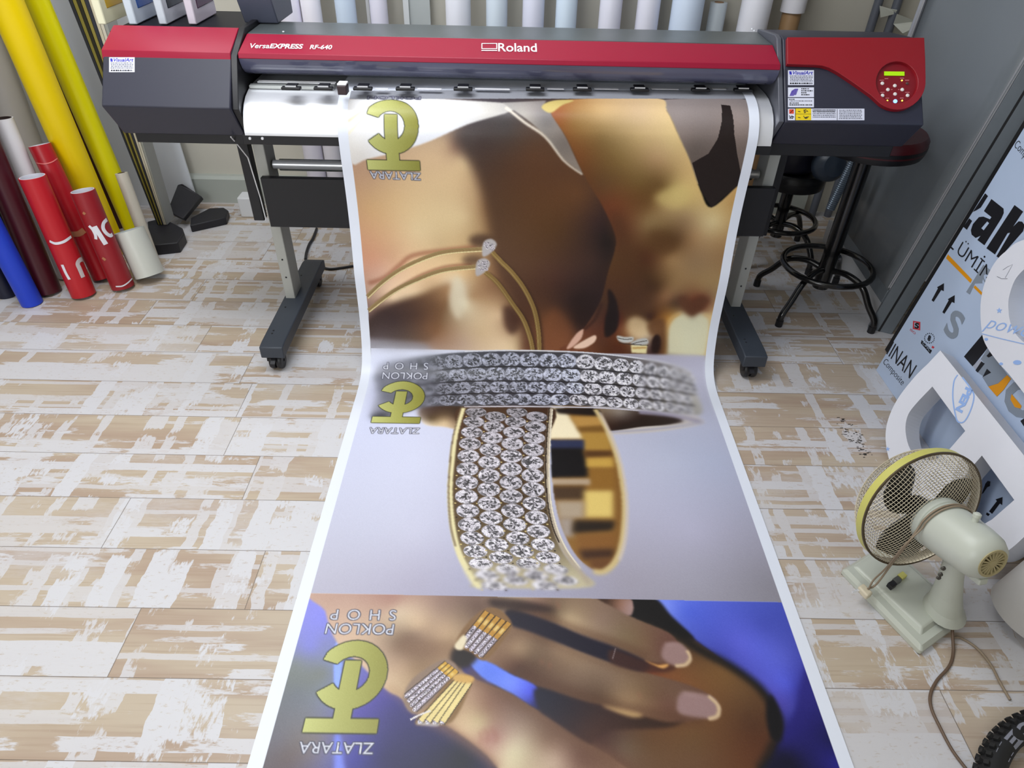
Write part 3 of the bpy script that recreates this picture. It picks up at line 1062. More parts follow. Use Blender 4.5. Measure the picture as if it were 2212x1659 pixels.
fill('984 596,1000 612,1004 655,992 690,975 668,972 630', (240, 226, 196), 5, True, .8)
fill('1088 662,1112 668,1124 700,1108 722,1092 706', (78, 50, 38), 5, True, .85)
fill('792 735,880 738,920 745,920 760,790 760', (150, 146, 154), 5, True, .8)
# white blouse
fill('748 215,1086 222,1104 240,1010 269,928 305,868 325,792 344,757 347', field('760 240 222 220 220;770 300 236 234 232;800 250 240 241 246;850 300 240 242 250;950 260 240 242 250;1000 240 225 224 226;1060 238 200 196 190;1090 240 188 184 180;900 230 236 237 240;780 335 222 218 214'), 1)
stroke('752 262,775 245,800 228', 3, (224, 200, 150), 1, .6)
stroke('752 290,790 250,812 230', 2, (240, 232, 170), 1, .5)
# grey lapel
fill('1085 222,1180 217,1174 232,1190 243,1208 270,1225 300,1243 340,1262 379,1240 362,1218 345,1198 320,1178 293,1148 266,1106 236', field('1100 235 165 160 155;1150 240 158 150 146;1180 260 128 122 120;1200 280 135 126 120;1215 310 125 115 108;1240 345 140 128 118;1130 255 175 168 160', 3, 8), 1, False)
stroke('1092 232,1130 262,1178 296,1218 347,1258 377', 5, (232, 222, 206), 1, .9, 3)
# grey coat at the right
fill('1420 216,1625 216,1622 300,1600 400,1530 450,1500 400,1440 240', field('1470 250 150 138 135;1520 260 140 128 125;1500 320 110 98 92;1600 260 150 135 130;1605 320 120 105 98;1540 240 145 133 130;1480 300 130 116 110;1620 240 140 128 125', 3, 8), 1)
# arm and hand
hand = field('''1240 260 150 110 60;1200 245 150 85 40;1300 240 200 165 115;1380 245 210 180 140;1430 250 225 195 145;1300 300 140 110 65;1380 300 195 165 115;1450 310 222 192 136;1260 330 125 80 40;1330 350 130 100 55;
1420 340 190 155 110;1480 380 216 182 120;1300 400 105 70 38;1380 390 125 95 50;1430 400 130 100 55;1490 430 216 186 120;1460 420 216 190 120;1330 440 115 65 35;1400 440 120 85 45;1440 450 175 145 95;1480 470 165 135 95;
1540 480 216 192 140;1580 440 200 160 100;1340 500 100 55 32;1400 480 140 110 70;1430 520 95 65 32;1460 520 100 70 40;1500 510 165 130 90;1560 520 175 140 95;1340 560 90 60 32;1400 560 85 50 28;1450 560 150 115 75;
1500 570 150 120 85;1570 560 155 120 80;1340 620 85 52 28;1390 600 75 48 25;1420 620 90 60 32;1460 620 150 115 75;1520 620 155 120 80;1360 660 78 48 24;1400 670 85 55 30;1440 640 140 100 65;1460 655 100 70 45;1490 650 108 60 36;
1520 650 110 60 40;1500 667 95 50 30;1540 640 150 115 80;1470 690 240 216 160;1500 705 226 230 200;1530 690 236 206 150;1490 740 226 226 190;1450 690 216 166 90;1455 740 170 130 80;1525 740 216 180 110;1400 690 90 60 32;
1375 700 200 165 115;1390 715 230 205 165;1360 690 150 110 70;1345 690 110 60 35;1350 740 110 65 35;1300 740 92 52 32;1440 745 70 38 24;1410 700 150 110 70;1290 690 86 52 38;1270 715 105 60 42;1260 745 120 70 45;1310 660 75 46 30''', 3.2, 9)
fill('1190 243,1215 224,1240 214,1418 212,1441 240,1465 290,1490 345,1513 410,1537 448,1597 398,1625 380,1600 640,1560 770,1230 762,1240 735,1268 700,1297 650,1313 590,1328 540,1328 505,1300 443,1265 385,1225 300', hand, 1)
put(*frame_mask(((748, 196), (1630, 196)), ((747, 214), (1632, 214))), (150, 152, 160))
fill('1558 226,1577 228,1586 290,1592 330,1600 372,1597 398,1537 448,1513 410,1495 352,1530 332,1550 300,1559 262', (36, 27, 26), 0, False)
fill('1316 470,1345 470,1372 560,1405 640,1398 700,1352 700,1318 640,1318 590,1332 540', (84, 52, 29), 10, True, .75)
fill('1405 500,1440 505,1462 530,1440 548,1412 540', (92, 60, 32), 7, True, .7)
fill('1418 420,1470 405,1490 425,1462 446,1425 440', (218, 192, 122), 6, True, .7)
fill('1465 645,1480 640,1494 650,1512 640,1532 648,1516 668,1494 682,1474 664', (98, 58, 36), 4, True, .9)
fill('1436 768,1440 712,1452 688,1472 676,1494 694,1512 676,1532 684,1538 700,1528 772', (230, 226, 192), 5, False, .95)
stroke('1436 768,1440 712,1452 688,1470 677', 5, (212, 160, 84), 3, .8)
stroke('1520 678,1534 690,1534 730,1526 768', 5, (222, 184, 120), 3, .8)
fill('1355 696,1372 684,1396 694,1402 716,1386 728,1362 722', (226, 196, 150), 5, True, .85)
fill('1400 700,1436 690,1438 765,1424 768,1420 730,1404 722', (104, 66, 36), 4, True, .8)
fill('1170 233,1190 244,1215 227,1240 217,1205 216,1180 222', (205, 184, 112), 1)
# thumb shadow, nails, gap between fingers
fill('1314 625,1330 645,1337 685,1330 715,1308 728,1306 695,1314 660', (32, 20, 17), 2)
stroke('1300 655,1285 690,1262 712', 5, (60, 34, 26), 2, .8)
fill('1259 711,1244 722,1224 752,1236 750,1255 732,1260 716', (228, 182, 160), 1)
fill('1238 751,1262 735,1286 724,1285 738,1262 752', (246, 210, 186), 1)
disc(1417, 744, 9, 20, (38, 20, 15), 2)
# ring on the finger
fill('1363 745,1398 744,1397 764,1364 762', (240, 226, 170), 1, False)
stroke('1366 752,1396 751', 3, (196, 150, 80), 1)
fill('1333 725,1350 728,1368 728,1366 738,1350 741,1336 736', (205, 205, 200), 1)
fill('1362 742,1378 733,1396 731,1400 742,1380 746', (196, 196, 192), 1)
for s in ('1334 730,1350 733,1366 732', '1362 744,1380 739,1398 736', '1336 739,1352 743,1400 746'):
    stroke(s, 1.6, (60, 52, 46), 0, .8)
# necklaces
stroke('796 612,830 600,862 574,892 552,960 541,1030 534', 7, (150, 88, 62), 3, .75)
stroke('812 655,850 628,905 597,960 577,1020 571', 5, (140, 82, 56), 2, .7)
disc(1040, 520, 22, 12, (70, 48, 36), 5, .8)
disc(1022, 562, 20, 10, (80, 56, 42), 5, .7)
GOLDC = (158, 134, 90)
for s, hl in (('794 641,828 609,870 580,928 554,975 543,1052 538', (236, 218, 164)), ('796 671,850 630,903 604,960 584,1036 576', (232, 214, 160))):
    q = P(s)
    stroke(q, 8.4, GOLDC, 0)
    stroke(q + (0.5, 3.4), 1.8, hl, 0)
    for k in range(4):
        stroke(q + (0, -2.0 + k * 1.1), .8, (130, 100, 56), 0, .35)
for s in ('1063 545,1085 568,1106 589,1131 622,1153 667,1163 717,1165 762', '1048 588,1075 612,1106 655,1130 690,1145 730,1151 760'):
    q = P(s)
    stroke(q + (5, 3), 8, (60, 38, 24), 2, .6)
    stroke(q, 8.5, (140, 112, 62), 0)
    stroke(q + (-2, 0), 1.5, (176, 150, 96), 0, .7)
for cx, cy in ((1057, 532), (1043, 574)):
    fill('%f %f,%f %f,%f %f,%f %f,%f %f' % (cx - 13, cy - 8, cx + 4, cy - 16, cx + 16, cy - 5, cx + 6, cy + 12, cx - 14, cy + 22), (186, 180, 180), 1)
    c0 = uv(cx, cy)
    for k in range(26):
        gem(c0[0] + GR.uniform(-8, 8), c0[1] + GR.uniform(-8, 8), 2.6, 2.6, 0, 1.1, (1, .97, .96), .8)

# ---- picture 2: two rings
lav = field('''800 1000 203 206 228;900 1000 207 210 232;800 1150 194 195 214;900 1150 197 197 217;720 1250 182 180 197;900 1260 174 170 190;1450 1000 185 189 211;1550 1000 178 183 207;1500 1150 180 178 200;1600 1150 167 165 184;
1500 1260 162 159 174;1660 1265 142 139 150;1450 950 180 184 206;1510 785 190 188 208;1532 850 186 186 206;812 768 216 220 241;800 850 206 210 236;1350 1250 162 157 172;1100 1275 162 162 187;1420 860 186 186 206;960 960 205 208 230;
1340 770 170 164 176;1000 765 214 216 232;780 930 204 208 232''')
put(*frame_mask(((783, 752), (1543, 768)), ((665, 1281), (1690, 1301))), lav)
# ring lying across: inside of the band
fill('1190 876,1296 877,1406 886,1490 896,1521 911,1500 920,1440 930,1360 937,1290 938,1200 935', (198, 190, 184), 2)
fill('1200 880,1290 881,1400 889,1474 907,1445 917,1385 922,1320 931,1240 934', field('1220 900 200 180 130;1300 890 120 100 80;1340 890 130 118 108;1380 900 48 34 30;1440 905 40 28 26;1350 915 42 28 24;1300 920 60 40 28', 3, 6), 1)
stroke('1310 934,1400 928,1470 920,1518 911', 4, (150, 150, 176), 2, .8)
fill('910 880,1006 878,998 925,960 922,915 915', field('930 890 80 62 52;980 885 60 44 32;930 905 110 92 70;960 912 190 165 130;990 900 70 50 36;915 915 215 200 180', 3, 6), 2)
# ring standing: inside of the band
lavk_ = ART.copy()
RIN = '1188 878,1290 882,1312 935,1337 1000,1350 1080,1347 1155,1335 1205,1310 1232,1284 1232,1250 1207,1224 1166,1204 1110,1193 1040,1190 960'
fill(RIN, (138, 98, 46), 1)
for s_, c_, q_ in (
    ('1180 876,1215 876,1262 948,1180 948', (242, 228, 194), 3), ('1196 882,1300 878,1300 900,1205 893', (30, 22, 18), 3), ('1232 900,1300 900,1305 926,1250 926', (182, 138, 72), 3),
    ('1246 922,1310 918,1310 934,1252 934', (120, 84, 36), 3), ('1256 934,1325 934,1330 972,1258 972', (172, 132, 60), 3), ('1180 950,1262 950,1262 972,1180 972', (44, 50, 78), 2),
    ('1180 968,1258 968,1276 1030,1180 1032', (16, 15, 17), 3), ('1262 974,1340 974,1340 984,1262 988', (84, 54, 26), 3), ('1266 990,1345 988,1345 1010,1266 1010', (196, 156, 72), 3),
    ('1270 1012,1345 1012,1350 1058,1270 1058', (140, 98, 40), 4), ('1180 1034,1275 1034,1275 1048,1190 1048', (176, 154, 128), 2), ('1190 1050,1265 1050,1265 1080,1195 1080', (72, 52, 34), 4),
    ('1262 1060,1325 1060,1325 1118,1262 1118', (222, 194, 112), 4), ('1200 1082,1262 1082,1262 1120,1206 1120', (172, 154, 132), 4), ('1205 1118,1240 1118,1240 1160,1215 1160', (160, 146, 134), 4),
    ('1240 1124,1335 1126,1322 1146,1236 1152', (36, 27, 20), 4), ('1244 1156,1345 1150,1345 1186,1250 1190', (132, 88, 42), 4), ('1250 1188,1345 1184,1330 1206,1260 1210', (64, 40, 26), 4),
    ('1270 1208,1330 1206,1320 1232,1280 1232', (104, 66, 36), 4), ('1318 940,1346 990,1356 1100,1335 1210,1325 1210,1332 1100,1326 1000', (128, 88, 40), 4)):
    fill(s_, c_, q_, False)
w_, m_ = poly_mask(P(RIN), 1)
full_ = np.zeros((NV, NU), np.float32)
full_[w_[0]:w_[1], w_[2]:w_[3]] = m_
base_ = lavk_
ART[:] = base_ + (ART - base_) * full_[..., None]
blur_zone('1205 890,1290 890,1325 960,1340 1080,1330 1190,1300 1225,1260 1205,1215 1120,1200 1000', 2, 3)
stroke('1286 884,1312 930,1336 998,1349 1080,1346 1158,1332 1208,1306 1234,1282 1234', 9, (206, 184, 132), 2)
stroke('1296 890,1322 945,1344 1010,1354 1085,1351 1160,1338 1210', 4, (206, 196, 200), 2, .8)
# standing ring: stone bed and rims
fill('1000 878,988 930,979 985,974 1040,973 1090,978 1140,992 1195,1022 1255,1034 1268,1276 1268,1240 1225,1212 1185,1194 1135,1184 1080,1181 1020,1183 950,1190 878', field('1010 900 70 46 30;1090 900 74 52 36;1160 900 64 42 28;1000 1000 82 62 42;1080 1000 80 60 44;1150 1000 74 56 40;1000 1150 96 78 50;1100 1150 96 80 52;1180 1150 90 74 50;1050 1240 172 160 128;1150 1240 178 166 136;1240 1250 190 180 150'), 1)
stroke('1001 880,985 935,977 990,972 1060,977 1132,992 1196,1024 1256,1040 1268', 8.5, (226, 216, 168), 1)
stroke('996 880,980 938,973 990,969 1060,973 1132,984 1180', 2.2, (74, 52, 36), 1, .8)
stroke('1190 880,1184 950,1182 1020,1186 1085,1198 1140,1218 1187,1246 1226,1274 1262', 7, (176, 162, 142), 1)
stroke('1193 884,1188 950,1186 1020,1190 1085,1203 1140,1224 1187,1254 1228', 2.4, (222, 212, 190), 0)
stroke('1187 880,1181 950,1179 1020,1183 1085,1194 1138,1208 1172', 2.2, (38, 26, 18), 0, .9)
yl = [880, 950, 1000, 1080, 1150, 1200, 1235, 1268]
xl = [1008, 993, 987, 983, 992, 1004, 1022, 1042]
xr = [1184, 1176, 1173, 1177, 1188, 1206, 1230, 1262]
for cidx in range(4):
    y = 890 + (10 if cidx % 2 else 0)
    while y < 1266:
        a, b = np.interp(y, yl, xl), np.interp(y, yl, xr)
        w = (b - a) / 4
        x = a + w * (cidx + .5)
        h = np.interp(y, [880, 960, 1060, 1180, 1268], [20, 27, 31, 28, 20])
        c0, cx1, cy1 = np.array(uv(x, y)), np.array(uv(x + w * .5, y)), np.array(uv(x, y + h * .5))
        br = np.interp(y, [880, 930, 1000, 1060, 1150, 1230], [.72, .92, 1.0, 1.0, 1.06, 1.16])
        ru, rv = (cx1 - c0)[0], (cy1 - c0)[1]
        gem(c0[0], c0[1], ru * 1.04, rv * 1.03, .12, br, (1, .985, .98))
        for sx in (-1, 1):
            p = c0 + np.array((sx * ru * .95, rv * .95))
            x0, y0 = int(p[0]), int(p[1])
            ART[y0:y0 + 2, x0:x0 + 3] = (206, 184, 122) if GR.uniform() > .4 else (40, 28, 18)
        y += h
blur_zone('1010 1225,1290 1225,1300 1275,1010 1275', 2, 6)
# lying ring: stone bed and rows
fill('812 800,850 782,928 768,1003 761,1106 758,1256 762,1381 775,1456 790,1493 806,1500 835,1513 896,1406 886,1296 878,1191 876,1003 877,915 880,808 906,815 850', field('830 850 150 150 165;880 850 100 100 110;960 820 70 72 80;1100 820 60 60 70;1250 820 62 60 64;1380 840 80 76 74;1470 860 150 146 140;1495 850 190 186 182'), 1)
stroke('1003 759,1106 757,1256 761,1381 774,1456 789,1493 805', 2.6, (222, 222, 230), 0)
stroke('1256 766,1381 779,1456 795,1490 810', 3, (120, 110, 116), 1, .6)
stroke('1003 879,1106 878,1191 879,1296 881,1406 889,1513 899', 4, (196, 192, 202), 0)
stroke('1380 890,1450 897,1514 911', 11, (150, 144, 166), 2, .85)
stroke('960 880,1106 881,1191 881', 2.5, (70, 50, 40), 1, .8)
rx = [820, 850, 928, 1003, 1106, 1256, 1381, 1450, 1500]
rows = [[806, 787, 772, 763, 761, 765, 779, 793, 812], [828, 818, 803, 795, 792, 797, 808, 818, 833], [850, 838, 829, 824, 823, 826, 836, 844, 853], [874, 862, 855, 851, 849, 852, 861, 868, 876], [900, 884, 877, 875, 875, 876, 885, 890, 897]]
for k in range(4):
    x = 822 + k * 5
    while x < 1500:
        t, b = np.interp(x, rx, rows[k]), np.interp(x, rx, rows[k + 1])
        w = np.interp(x, [820, 900, 1000, 1150, 1300, 1400, 1500], [24, 36, 41, 41, 38, 28, 15])
        c0, c1, c2 = np.array(uv(x, (t + b) / 2)), np.array(uv(x + w / 2, (t + b) / 2)), np.array(uv(x, b))
        br = np.interp(x, [820, 950, 1106, 1250, 1400], [.74, .72, .84, 1.05, 1.16])
        gem(c0[0], c0[1], max(2, (c1 - c0)[0] * 1.08), max(2, (c2 - c0)[1] * 1.02), 0, br, (1, 1, 1.0) if x > 1250 else (.95, .98, 1.03))
        x += w
for k in (1, 2, 3):
    stroke([uv(a, b) for a, b in zip(rx[1:], rows[k][1:])], 3.0, (30, 28, 32), 0, .9)
blur_zone('795 780,935 755,935 890,795 915', 4, 14)
blur_zone('800 780,870 765,870 900,795 915', 8, 14)
blur_zone('1400 760,1540 790,1540 910,1400 905', 2, 8)
blur_zone('1455 775,1540 790,1540 910,1455 905', 3, 8)

# ---- picture 3: hand with rings on blue cloth
rings_ = ART.copy()
back = field('''690 1290 138 138 226;690 1340 134 136 224;670 1400 128 132 200;700 1390 128 132 190;640 1430 124 130 140;700 1450 120 126 132;640 1500 110 115 122;600 1600 104 100 108;620 1640 98 86 88;680 1600 116 108 114;720 1500 118 126 160;720 1430 122 132 170;
800 1580 64 61 130;850 1540 56 52 116;900 1600 36 34 84;1000 1640 20 20 38;760 1640 60 60 146;960 1600 30 28 70;720 1640 92 92 150;830 1640 36 34 88;1040 1650 22 22 54;770 1540 84 78 158;790 1480 96 90 172''')
W3 = frame_mask(((665, 1281), (1690, 1301)), ((500, 1700), (1880, 1700)))
put(*W3, back)
fill('724 1395,742 1390,738 1440,732 1505,722 1500', (142, 168, 255), 1)
fill('722 1590,736 1590,745 1659,770 1690,725 1690,722 1640', (116, 130, 226), 2)
# leg and dress at the right
leg = field('''1400 1600 98 68 42;1500 1600 104 73 44;1350 1620 102 78 60;1600 1500 104 73 44;1560 1450 116 82 46;1620 1560 84 53 33;1640 1600 86 50 30;1500 1640 104 73 48;1330 1650 100 66 50;1430 1430 112 70 42;1400 1450 110 56 34;1380 1440 82 45 34;1540 1400 90 64 40;
1420 1380 44 34 26;1400 1320 24 22 20;1300 1570 60 34 30;1250 1580 58 32 28;1200 1545 46 30 36;1300 1430 36 28 36;1600 1640 96 58 34''')
fill('1150 1285,1420 1290,1480 1365,1560 1425,1640 1480,1680 1540,1690 1590,1660 1660,1640 1700,1150 1700,1060 1520', leg, 2)
dress = field('''1480 1320 88 108 222;1560 1340 84 96 208;1650 1350 74 84 188;1560 1420 68 74 174;1650 1450 88 94 208;1700 1480 82 88 206;1720 1540 62 62 154;1690 1520 76 72 172;1740 1500 42 38 124;1720 1600 26 24 84;1790 1640 36 34 122;1690 1650 22 20 46;
1440 1310 120 140 240;1600 1390 92 98 214;1690 1300 72 84 186;1760 1560 34 30 104;1680 1580 40 36 110;1640 1400 92 100 216;1690 1420 88 96 206''')
fill('1416 1290,1740 1290,1760 1400,1850 1560,1860 1700,1640 1700,1672 1620,1690 1575,1672 1530,1640 1483,1560 1424,1480 1362', dress, 1)
stroke('1378 1290,1425 1335,1500 1396,1580 1440,1640 1485,1674 1535,1684 1575,1668 1620,1640 1668', 12, (22, 20, 20), 4, .95, 9)
fill('1741 1440,1775 1450,1900 1720,1640 1720,1672 1640,1691 1584,1722 1520', field('1740 1500 44 40 126;1800 1600 26 24 84;1810 1650 36 32 122;1700 1640 18 16 46;1690 1600 34 30 100;1760 1560 34 30 104', 3, 8), 3)
fill('1366 1291,1416 1293,1450 1330,1500 1380,1450 1366,1400 1340,1362 1326', (22, 20, 20), 2)
fill('1664 1500,1682 1530,1690 1560,1686 1600,1664 1590,1655 1540', (20, 18, 20), 2)
# back of the hand
hnd = field('''720 1300 206 166 146;750 1300 206 166 146;850 1300 196 152 132;950 1310 170 136 116;780 1360 218 182 152;860 1320 218 186 156;900 1350 206 172 137;860 1385 150 120 95;890 1372 158 126 100;930 1400 160 125 95;980 1390 190 155 115;800 1420 218 182 152;870 1440 188 152 118;
850 1480 218 184 144;900 1440 165 130 95;1040 1310 122 92 76;1106 1295 202 172 137;1160 1310 142 106 86;1220 1345 198 168 128;1190 1325 116 89 66;1300 1340 152 122 100;1350 1370 137 110 80;1400 1390 127 92 67;1430 1400 117 77 62;
1106 1380 152 117 87;1150 1420 122 92 67;1120 1440 97 62 43;1250 1450 142 112 87;1320 1470 137 107 82;1400 1500 132 97 67;1440 1520 122 82 62;1300 1510 112 82 57;1350 1528 170 132 92;1000 1500 192 152 117;1050 1530 167 127 97;
1040 1565 204 170 130;1100 1560 167 132 112;1120 1600 208 184 152;1106 1625 228 208 168;1060 1590 192 142 122;1180 1600 152 117 92;1250 1640 132 92 72;1200 1640 192 158 132;1000 1560 222 187 142;960 1530 180 142 102;930 1345 200 165 132;
960 1360 198 162 126;1000 1330 150 120 96;1180 1375 128 98 74;1200 1400 150 118 90;1460 1500 120 84 64;1260 1330 170 140 108;1230 1420 156 124 94;1120 1400 160 126 94;1140 1650 214 190 152''', 3.0, 9)
g_ = hnd.mean(-1, keepdims=True)
hnd = (g_ + (hnd - g_) * .88) * .93
fill('695 1270,1180 1270,1294 1290,1360 1330,1440 1364,1466 1388,1490 1420,1470 1437,1430 1434,1390 1428,1340 1408,1260 1378,1180 1345,1106 1330,1080 1330,1106 1345,1180 1372,1240 1400,1320 1430,1380 1448,1440 1465,1500 1484,1545 1510,1550 1545,1520 1553,1440 1560,1340 1533,1260 1515,1170 1486,1106 1456,1010 1416,1000 1450,1060 1480,1106 1499,1190 1552,1270 1605,1330 1642,1380 1700,1110 1700,1075 1660,1040 1622,960 1566,890 1538,868 1510,830 1487,775 1432,740 1405,728 1388,714 1360,703 1320', hnd, 1)
# modelling of the fingers: darker undersides, knuckle creases
for s_, w_, c_, a_ in (('1120 1452,1175 1478,1260 1508,1340 1528,1440 1548,1520 1548', 16, (84, 54, 36), .55), ('1106 1312,1180 1334,1260 1366,1340 1394,1400 1420', 13, (92, 62, 44), .6), ('1010 1452,1106 1504,1190 1556,1270 1610,1330 1650', 14, (112, 80, 60), .55),
                       ('1106 1352,1180 1380,1240 1408,1320 1436,1400 1458', 11, (104, 74, 54), .5), ('900 1545,960 1572,1040 1626,1075 1662', 12, (150, 108, 84), .6), ('860 1385,900 1400,960 1402,990 1396', 22, (128, 96, 72), .5), ('835 1484,870 1506,892 1534', 8, (160, 122, 92), .5)):
    stroke(s_, w_, c_, 5, a_)
for s_ in ('1045 1575,1055 1590,1050 1604', '1060 1572,1072 1588,1070 1604', '1036 1580,1040 1594,1036 1606', '1168 1424,1172 1436', '1188 1430,1186 1444', '1204 1300,1208 1316', '1380 1496,1384 1508'):
    stroke(s_, 3.5, (150, 96, 76), 2, .38)
# gaps and shadows between the fingers
fill('1100 1316,1180 1340,1260 1373,1330 1398,1400 1432,1384 1449,1320 1430,1240 1401,1150 1366,1095 1345', (26, 22, 38), 2)
fill('1322 1402,1400 1430,1460 1438,1440 1452,1385 1450,1320 1432', (66, 36, 28), 2, True, .8)
fill('1390 1425,1420 1436,1445 1434,1430 1444', (216, 160, 92), 1)
stroke('1330 1400,1323 1424', 1.6, (120, 104, 104), 0, .8)
fill('1005 1414,1060 1432,1106 1457,1160 1484,1166 1532,1106 1498,1040 1462', field('1020 1425 110 140 240;1060 1450 96 126 236;1106 1478 112 136 246;1150 1500 66 74 190;1165 1515 34 34 90', 3, 5), 1)
fill('1160 1486,1260 1516,1340 1534,1440 1560,1480 1556,1440 1572,1330 1576,1290 1590,1270 1604,1190 1552,1164 1530', field('1180 1510 24 22 40;1240 1540 40 26 32;1300 1560 58 34 28;1400 1562 52 32 22;1270 1590 64 38 30', 3, 6), 2)
fill('1335 1540,1300 1524,1355 1534,1390 1545,1370 1550', (214, 176, 120), 2, True, .8)
stroke('1075 1660,1040 1622,960 1567,892 1539', 3, (120, 90, 70), 2, .6)
fill('1000 1385,1030 1378,1036 1410,1012 1440,978 1440,975 1410', (26, 14, 10), 3)
fill('1060 1292,1130 1296,1200 1318,1130 1322,1090 1318,1060 1310', (40, 26, 24), 4, True, .85)
fill('1290 1291,1345 1292,1365 1296,1368 1318,1358 1330,1325 1312', field('1310 1297 70 48 36;1340 1305 140 104 88;1358 1312 160 128 120', 3, 5), 1)
# nails
for s, c, rim in (('1436 1392,1468 1391,1487 1410,1491 1424,1478 1437,1455 1437,1430 1420', (152, 122, 118), '1484 1405,1491 1422,1480 1436,1458 1438'), ('1474 1496,1525 1504,1545 1514,1554 1530,1549 1547,1530 1552,1472 1543,1462 1522', (152, 122, 120), '1530 1503,1551 1524,1550 1546,1530 1553')):
    fill(s, c, 2)
    stroke(s.split(',')[0] + ',' + ','.join(s.split(',')[1:3]), 3, (176, 148, 146), 2, .7)
    stroke(rim, 4.5, (206, 178, 142), 1)
# rings in picture 3
def bars(a, b, n, wd, stone, gold, split=.5):
    """Parallel ring bands from edge a to edge b (photo points, each a pair of ends)."""
    for k in range(n):
        t = (k + .5) / n
        p = [a[0] + (b[0] - a[0]) * t for a, b in ((a[0], b[0]),)]
        s0 = np.array(uv(*(np.array(a[0]) * (1 - t) + np.array(b[0]) * t)))
        s1 = np.array(uv(*(np.array(a[1]) * (1 - t) + np.array(b[1]) * t)))
        m_ = s0 * (1 - split) + s1 * split
        stroke([s0, (s0 + s1) / 2, s1], wd + 1.6, (44, 28, 14), 0)
        stroke([m_, (m_ + s1) / 2, s1], wd - .6, gold, 0)
        stroke([m_ + (s1 - m_) * .3, m_ + (s1 - m_) * .6], wd * .5, (238, 218, 150), 1, .8)
        stroke([s0, (s0 + m_) / 2, m_], wd - .6, (150, 138, 146), 0)
        L_ = np.hypot(*(m_ - s0))
        for j in range(int(L_ / 3.6) + 1):
            q = s0 + (m_ - s0) * (j * 3.6 / max(L_, 1))
            gem(q[0], q[1], 2.2, 2.2, 0, 1.12, (1, .97, 1.0))


fill('985 1392,1005 1352,1042 1318,1075 1315,1106 1346,1088 1382,1048 1426,1018 1410', (128, 96, 62), 1)
bars(((992, 1388), (1046, 1318)), ((1042, 1420), (1106, 1348)), 5, 7, None, (186, 138, 58), .52)
fill('982 1394,1000 1372,1008 1380,1000 1402,988 1404', (226, 212, 180), 1)
fill('872 1502,890 1468,930 1438,965 1424,990 1444,968 1482,930 1520,895 1542,876 1525', (138, 116, 100), 1)
bars(((874, 1500), (962, 1430)), ((898, 1538), (990, 1450)), 4, 7, None, (206, 160, 60), .8)
fill('896 1562,930 1520,975 1466,1020 1462,1010 1500,975 1560,930 1565', (132, 100, 58), 1)
bars(((898, 1560), (990, 1464)), ((962, 1562), (1018, 1474)), 4, 7, None, (226, 206, 140), .03)
fill('985 1456,1022 1462,1016 1476,980 1470', (206, 164, 92), 1)
stroke('886 1555,905 1545,930 1535', 2, (220, 214, 214), 0)
stroke('900 1562,940 1566,950 1562', 3, (206, 204, 210), 1, .8)

full_ = np.zeros((NV, NU), np.float32)
full_[W3[0][0]:W3[0][1], W3[0][2]:W3[0][3]] = W3[1]
ART[:] = rings_ + (ART - rings_) * full_[..., None]

# ---- emblems and lettering (the print lies upside down)
WT, ED = (206, 208, 220), (58, 58, 76)
C = lambda ox, oy, x, y: (ox + x / 4, oy + y / 4)
for ox, oy, us, rows_ in (
    (553, 0, (1400, 1090), (('ZLATARA', (1426, 1497), (985, 1482), (1428, 1560), 1), ('POKLON', (1425, 836), (968, 832), (1425, 862), 1))),
    (553, 760, (1455, 398), (('ZLATARA', (1420, 660), (988, 655), (1410, 712), 1), ('POKLON', (1486, 182), (1098, 178), (1480, 240), 1), ('SHOP', (1492, 98), (1104, 94), (1488, 157), 1.9))),
    (553, 1244, (1130, 850), (('ZLATARA', (1026, 1446), (384, 1438), (1014, 1545), 1), ('POKLON', (1198, 420), (618, 412), (1184, 512), 1), ('SHOP', (1216, 298), (655, 292), (1208, 388), 1.9)))):
    c = uv(*C(ox, oy, *us))
    emblem(c[0] * RES - 88, c[1] * RES)
    for s, a, b, d, sp in rows_:
        dim = (s == 'POKLON' and oy == 0)
        print_text(s, C(ox, oy, *a), C(ox, oy, *b), C(ox, oy, *d), (150, 150, 165) if dim else WT, ED, .0, sp)
GR2 = np.random.default_rng(5)
ART += GR2.normal(0, 1.6, ART.shape[:2])[..., None]
fm = np.zeros((NV, NU), bool)
l_, r_ = int(MARG_L / RES), int(NU - MARG_R / RES)
ART[:, :l_] = (226, 231, 243)
ART[:, r_:] = (226, 231, 243)

# ---- the sheet itself: one vertex per print cell
vv = np.arange(NV) * RES / 1000
yy = np.interp(vv, _sl, _pr[:, 0])
zz = np.interp(vv, _sl, _pr[:, 1])
xx = (np.arange(NU) * RES / 1000) - BAN_W / 2 + BAN_X
co = np.zeros((NV, NU, 3), np.float32)
co[..., 0] = xx[None]
co[..., 1] = yy[:, None]
co[..., 2] = zz[:, None]
org = np.array([BAN_X, 1.6, 0], np.float32)
ii = (np.arange(NV - 1)[:, None] * NU + np.arange(NU - 1)[None]).ravel()
fc = np.stack([ii, ii + NU, ii + NU + 1, ii + 1], 1).astype(np.int32)
me = bpy.data.meshes.new('printed_banner')
me.vertices.add(NV * NU)
me.vertices.foreach_set('co', (co - org).ravel())
me.loops.add(fc.size)
me.loops.foreach_set('vertex_index', fc.ravel())
me.polygons.add(len(fc))
me.polygons.foreach_set('loop_start', np.arange(0, fc.size, 4, dtype=np.int32))
me.polygons.foreach_set('use_smooth', np.ones(len(fc), bool))
at = me.color_attributes.new('print', 'FLOAT_COLOR', 'POINT')
c01 = np.clip(ART / 255, 0, 1)
lc_ = np.where(c01 <= .04045, c01 / 12.92, ((c01 + .055) / 1.055) ** 2.4)
at.data.foreach_set('color', np.concatenate([lc_, np.ones((NV, NU, 1))], -1).astype(np.float32).ravel())
me.update(calc_edges=True)
mb_ = bpy.data.materials.new('printed_vinyl')
